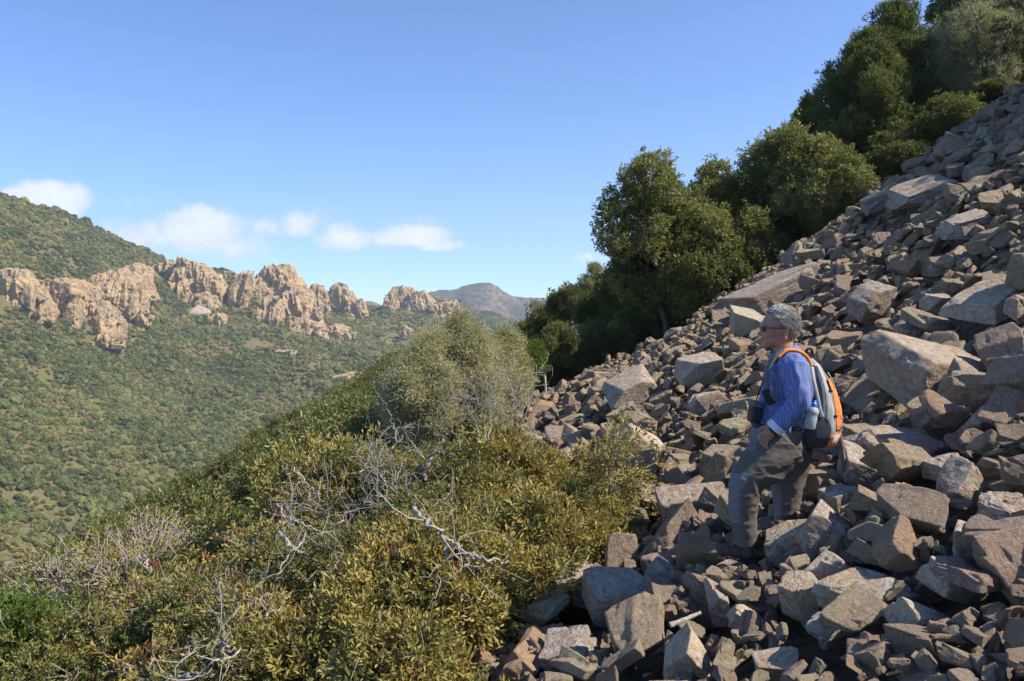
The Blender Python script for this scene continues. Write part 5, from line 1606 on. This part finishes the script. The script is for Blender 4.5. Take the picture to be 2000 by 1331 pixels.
# ---------------- rucksack (its own thing)
pack = tag(link('rucksack', None, loc=HO), 'grey and orange hiking rucksack on the back of the hiker', 'rucksack')
PR = [(1588, 872, 0, 20, 26), (1590, 864, 0, 32, 40), (1594, 848, 0, 38, 46), (1594, 825, 0, 38.5, 48), (1595, 795, 0, 34.5, 47), (1593, 765, 0, 29, 45), (1588, 735, 0, 23, 39), (1582, 712, 0, 15, 30), (1578, 700, 0, 7, 17)]
def pack_surface(i0, i1, a0, a1, off, nu=26, nv=26, bulge=0.0):
    """patch of the rucksack shell: rows by height i, columns by angle (0 = outer face, 90 = side to the camera)"""
    A = np.array(PR, float)
    ii = np.linspace(i0, i1, nu); aa = np.radians(np.linspace(a0, a1, nv))
    out = np.zeros((nu, nv, 3))
    for r_, i in enumerate(ii):
        ring = np.array([np.interp(i, np.arange(len(A)), A[:, k]) for k in range(5)])
        c0 = hp(ring[0], ring[1], 0)
        b_ = bulge * math.sin(math.pi * r_ / (nu - 1))
        for c_, a in enumerate(aa):
            bb = b_ * math.sin(math.pi * c_ / (nv - 1))
            o_ = off + bb
            ce, se = math.cos(a), math.sin(a)
            ce = math.copysign(abs(ce) ** .8, ce); se = math.copysign(abs(se) ** .8, se)
            out[r_, c_] = c0 + np.array([(ring[3] * PXM + o_) * ce, -(ring[4] * PXM + o_) * se, 0])
    q = out * 16
    out += ((fbm(q, 3, 14) * .0035)[..., None] * np.array([.7, -.7, .2]))
    return out
def panel(name, i0, i1, a0, a1, off, mat, bulge=0.0, th=.004, wrap=False):
    V = pack_surface(i0, i1, a0, a1, off, bulge=bulge, nu=34, nv=40)
    v, f = grid_tris(V, False, False)
    o = link(name, mesh_np(name, v, f, mat), pack)
    s_ = o.modifiers.new('t', 'SOLIDIFY'); s_.thickness = th; s_.offset = 0
    return o
V = pack_surface(0, 8, 0, 360 * 47 / 48, 0, nu=50, nv=48)
link('pack_body', mesh_np('pack_body', *grid_tris(V), M_grey), pack)
panel('orange_panel', 2.6, 5.9, -38, 66, .006, M_orange, .012)
panel('orange_base', 0.15, 2.25, -70, 104, .006, M_orange, .006)
panel('black_base', 0.1, 1.0, 92, 165, .007, M_dgrey, .002)
panel('pale_side_panel', 2.2, 5.2, 66, 96, .005, M_lgrey, .006)
panel('dark_side_panel', 3.3, 6.0, 92, 132, .004, M_dgrey, .0)
panel('back_panel', 1.0, 7.0, 150, 210, .004, M_dgrey, .0)
panel('mesh_pocket', .5, 3.5, 82, 158, .009, M_mesh, .022)
panel('pale_stripe', 3.0, 7.2, 78, 96, .008, M_lgrey, .005)
for a0_ in (68, 90):
    zp = np.array([pack_surface(i, i + .01, a0_, a0_ + 1, .013, 2, 2)[0, 0] for i in np.linspace(2.4, 7.0, 24)])
    link('zip', tube_mesh('zip', [(zp, np.full(24, .0022))], M_black, 5), pack)
for i_, a_ in ((3.6, 70), (5.2, 74), (2.5, 100)):
    pc_ = pack_surface(i_, i_ + .01, a_, a_ + 1, .014, 2, 2)[0, 0]
    d4_, f4_ = ico(2); r4_ = 1 / (np.sum(np.abs(d4_) ** 6, axis=1) ** (1 / 6))
    link('buckle', mesh_np('buckle', d4_ * r4_[:, None] * np.array([.012, .004, .008]) + pc_, f4_, M_black), pack)
zz = []
for k in range(15):
    i = 2.0 + 4.4 * k / 14
    zz.append(pack_surface(i, i + .01, 44 if k % 2 else 30, 45 if k % 2 else 31, .016, 2, 2)[0, 0])
link('elastic_cord', tube_mesh('elastic_cord', [(np.array(zz), np.full(len(zz), .0022))], M_cord, 6), pack)
zz = []
for k in range(11):
    i = 1.2 + 1.0 * ((k % 2))
    zz.append(pack_surface(i, i + .01, 52 + k * 2.4, 53 + k * 2.4, .014, 2, 2)[0, 0])
link('elastic_cord', tube_mesh('elastic_cord', [(np.array(zz), np.full(len(zz), .002))], M_cord, 6), pack)
def strap(name, pts, wid, th, mat, parent=pack):
    """flat webbing: pts (px, py, dy); wide across the depth direction"""
    V = loft([(a[0], a[1], a[2], th, wid) for a in pts], 16, power=3)[0]
    return link(name, mesh_np(name, *grid_tris(V), mat), parent)
for sgn in (-1, 1):
    strap('shoulder_strap', [(1582, 716, sgn * .085), (1574, 698, sgn * .09), (1560, 687.5, sgn * .095), (1544, 684, sgn * .10), (1530, 687, sgn * .105), (1516, 699, sgn * .115)], 10, 4.0, M_orange)
    strap('strap_padding', [(1530, 684.5, sgn * .106), (1514, 697, sgn * .117), (1502, 716, sgn * .125), (1496, 740, sgn * .135), (1500, 764, sgn * .16), (1518, 785, sgn * .185)], 9, 3.6, M_dgrey)
strap('top_loop', [(1572, 696, 0), (1576, 684, 0), (1584, 682, 0), (1588, 696, 0)], 5, 2, M_black)
strap('compression_strap', [(1586, 718, -.125), (1590, 745, -.158), (1596, 772, -.168), (1602, 800, -.166), (1606, 815, -.160)], 2.0, 3.2, M_lgrey)
# ---------------- things carried
bot = tag(link('water_bottle', None, loc=HO), 'clear plastic water bottle with a blue cap in the rucksack\'s side pocket', 'bottle')
m, t = newmat('clear_bottle_plastic')
M_bot = finish(m, t, (0.70, 0.84, 0.90), .12, None, .5)
m.node_tree.nodes['Principled BSDF'].inputs['Transmission Weight'].default_value = .55
def lathe(prof, c, tilt=0, n=20):
    a = np.arange(n) * 2 * math.pi / n
    V = np.array([[(r_ * math.cos(x), r_ * math.sin(x), z_) for x in a] for r_, z_ in prof])
    V = V @ rotm((0, math.radians(tilt), 0)).T
    return grid_tris(V + c)
bc_ = hp(1587, 806, -.172)
link('bottle_body', mesh_np('bottle_body', *lathe([(.030, -.10), (.034, -.09), (.034, -.03), (.031, -.02), (.034, -.01), (.034, .012), (.028, .026), (.014, .038), (.013, .042)], bc_, 12), M_bot), bot)
link('cap', mesh_np('cap', *lathe([(.019, .032), (.0195, .036), (.0195, .052), (.017, .056), (.010, .058), (.010, .070), (.007, .073)], bc_, 12), M_blue), bot)
lb = link('label', mesh_np('label', *lathe([(.0345, -.004), (.0347, 0), (.0347, .010), (.0345, .012)], bc_, 12), M_lgrey), bot)
# neck-hung camera pouch and phone case
pou = tag(link('camera_pouch', None, loc=HO), 'black padded camera pouch hanging against the belly of the hiker', 'pouch')
pv_, pf_ = make_rock(5, 4, 24, 0, (1, .8, .9), .0)
d4, f4 = ico(4)
sbx = np.sign(d4) * np.abs(d4) ** .45
sbx /= np.abs(sbx).max(1)[:, None]
def softbox(rx, ry, rz, c, tilt):
    d_, f_ = ico(4)
    r_ = 1 / (np.sum(np.abs(d_) ** 6, axis=1) ** (1 / 6))
    v_ = d_ * r_[:, None] * np.array([rx, ry, rz]) * PXM
    return v_ @ rotm((0, math.radians(tilt), 0)).T + c, f_
link('pouch_case', mesh_np('pouch_case', *softbox(9.5, 17, 20, hp(1474, 806, -.05), 10), M_black), pou)
link('pouch_flap', mesh_np('pouch_flap', *softbox(10.5, 18, 6, hp(1476, 789, -.05), 10), M_dgrey), pou)
link('neck_strap', tube_mesh('neck_strap', [(resample([hp(1476, 788, -.10), hp(1484, 760, -.12), hp(1496, 730, -.13), hp(1510, 704, -.115), hp(1528, 688, -.09), hp(1546, 683, -.04)], 16), np.full(16, .004))], M_black, 6), pou)
ph = tag(link('phone_case', None, loc=HO), 'small dark phone case clipped to the chest strap of the hiker', 'case')
link('case_body', mesh_np('case_body', *softbox(7.5, 6, 15.5, hp(1500, 776, -.172), 24 - 46), M_black), ph)
link('clip', tube_mesh('clip', [(np.array([hp(1494, 762, -.16), hp(1500, 756, -.165), hp(1507, 757, -.165), hp(1506, 765, -.175)]), np.full(4, .0022))], M_cord, 6), ph)
stk = tag(link('walking_stick', tube_mesh('walking_stick', [(resample([at(1628, 775, 4.93), at(1634, 815, 4.93), at(1641, 855, 4.95), at(1648, 905, 4.98), at(1652, 935, 5.0)], 16), np.linspace(.010, .017, 16))], bark('stick_wood', (0.10, 0.095, 0.09), (0.27, 0.25, 0.23), 60), 10)), 'weathered grey walking stick hanging behind the rucksack', 'stick')
tag(link('dead_stick', tube_mesh('dead_stick', [(resample([at(1308, 1222, 4.25), at(1330, 1214, 4.27), at(1368, 1197, 4.33)], 10), np.linspace(.016, .009, 10) * (1 + .1 * np.sin(np.arange(10) * 2.2)))], M_dead, 8)), 'short white bleached stick lying between the foreground rocks', 'stick')
# ------------------------------------------------------------------ the air: one even, thin haze over the whole valley
m = bpy.data.materials.new('thin_haze'); m.use_nodes = True
m.node_tree.nodes.clear(); t = NT(m.node_tree)
pvn = t.n('ShaderNodeVolumePrincipled', {'Color': (0.80, 0.88, 1.0), 'Density': 0.00020, 'Anisotropy': 0.2})
ot = t.n('ShaderNodeOutputMaterial', {'Volume': pvn.outputs[0]})
lo_ = np.array([-1900, -90, -560.]); hi_ = np.array([1500, 3100, 330.])
co8 = np.array([[(lo_, hi_)[i][0], (lo_, hi_)[j][1], (lo_, hi_)[k][2]] for i in (0, 1) for j in (0, 1) for k in (0, 1)])
hz = link('haze', mesh_np('haze', co8, [[0, 1, 3, 2], [4, 6, 7, 5], [0, 4, 5, 1], [2, 3, 7, 6], [0, 2, 6, 4], [1, 5, 7, 3]], m, False))
tag(hz, 'thin bluish haze filling the valley', 'haze', None, 'stuff')
allv = []
for o in S.objects:
    if o.type == 'MESH' and o is not hz:
        for c_ in o.bound_box: allv.append(o.matrix_world @ Vector(c_))
allv = np.array([tuple(v_) for v_ in allv]); print('bounds', allv.min(0), allv.max(0))
S.cycles.volume_bounces = 0
S.cycles.volume_step_rate = 5
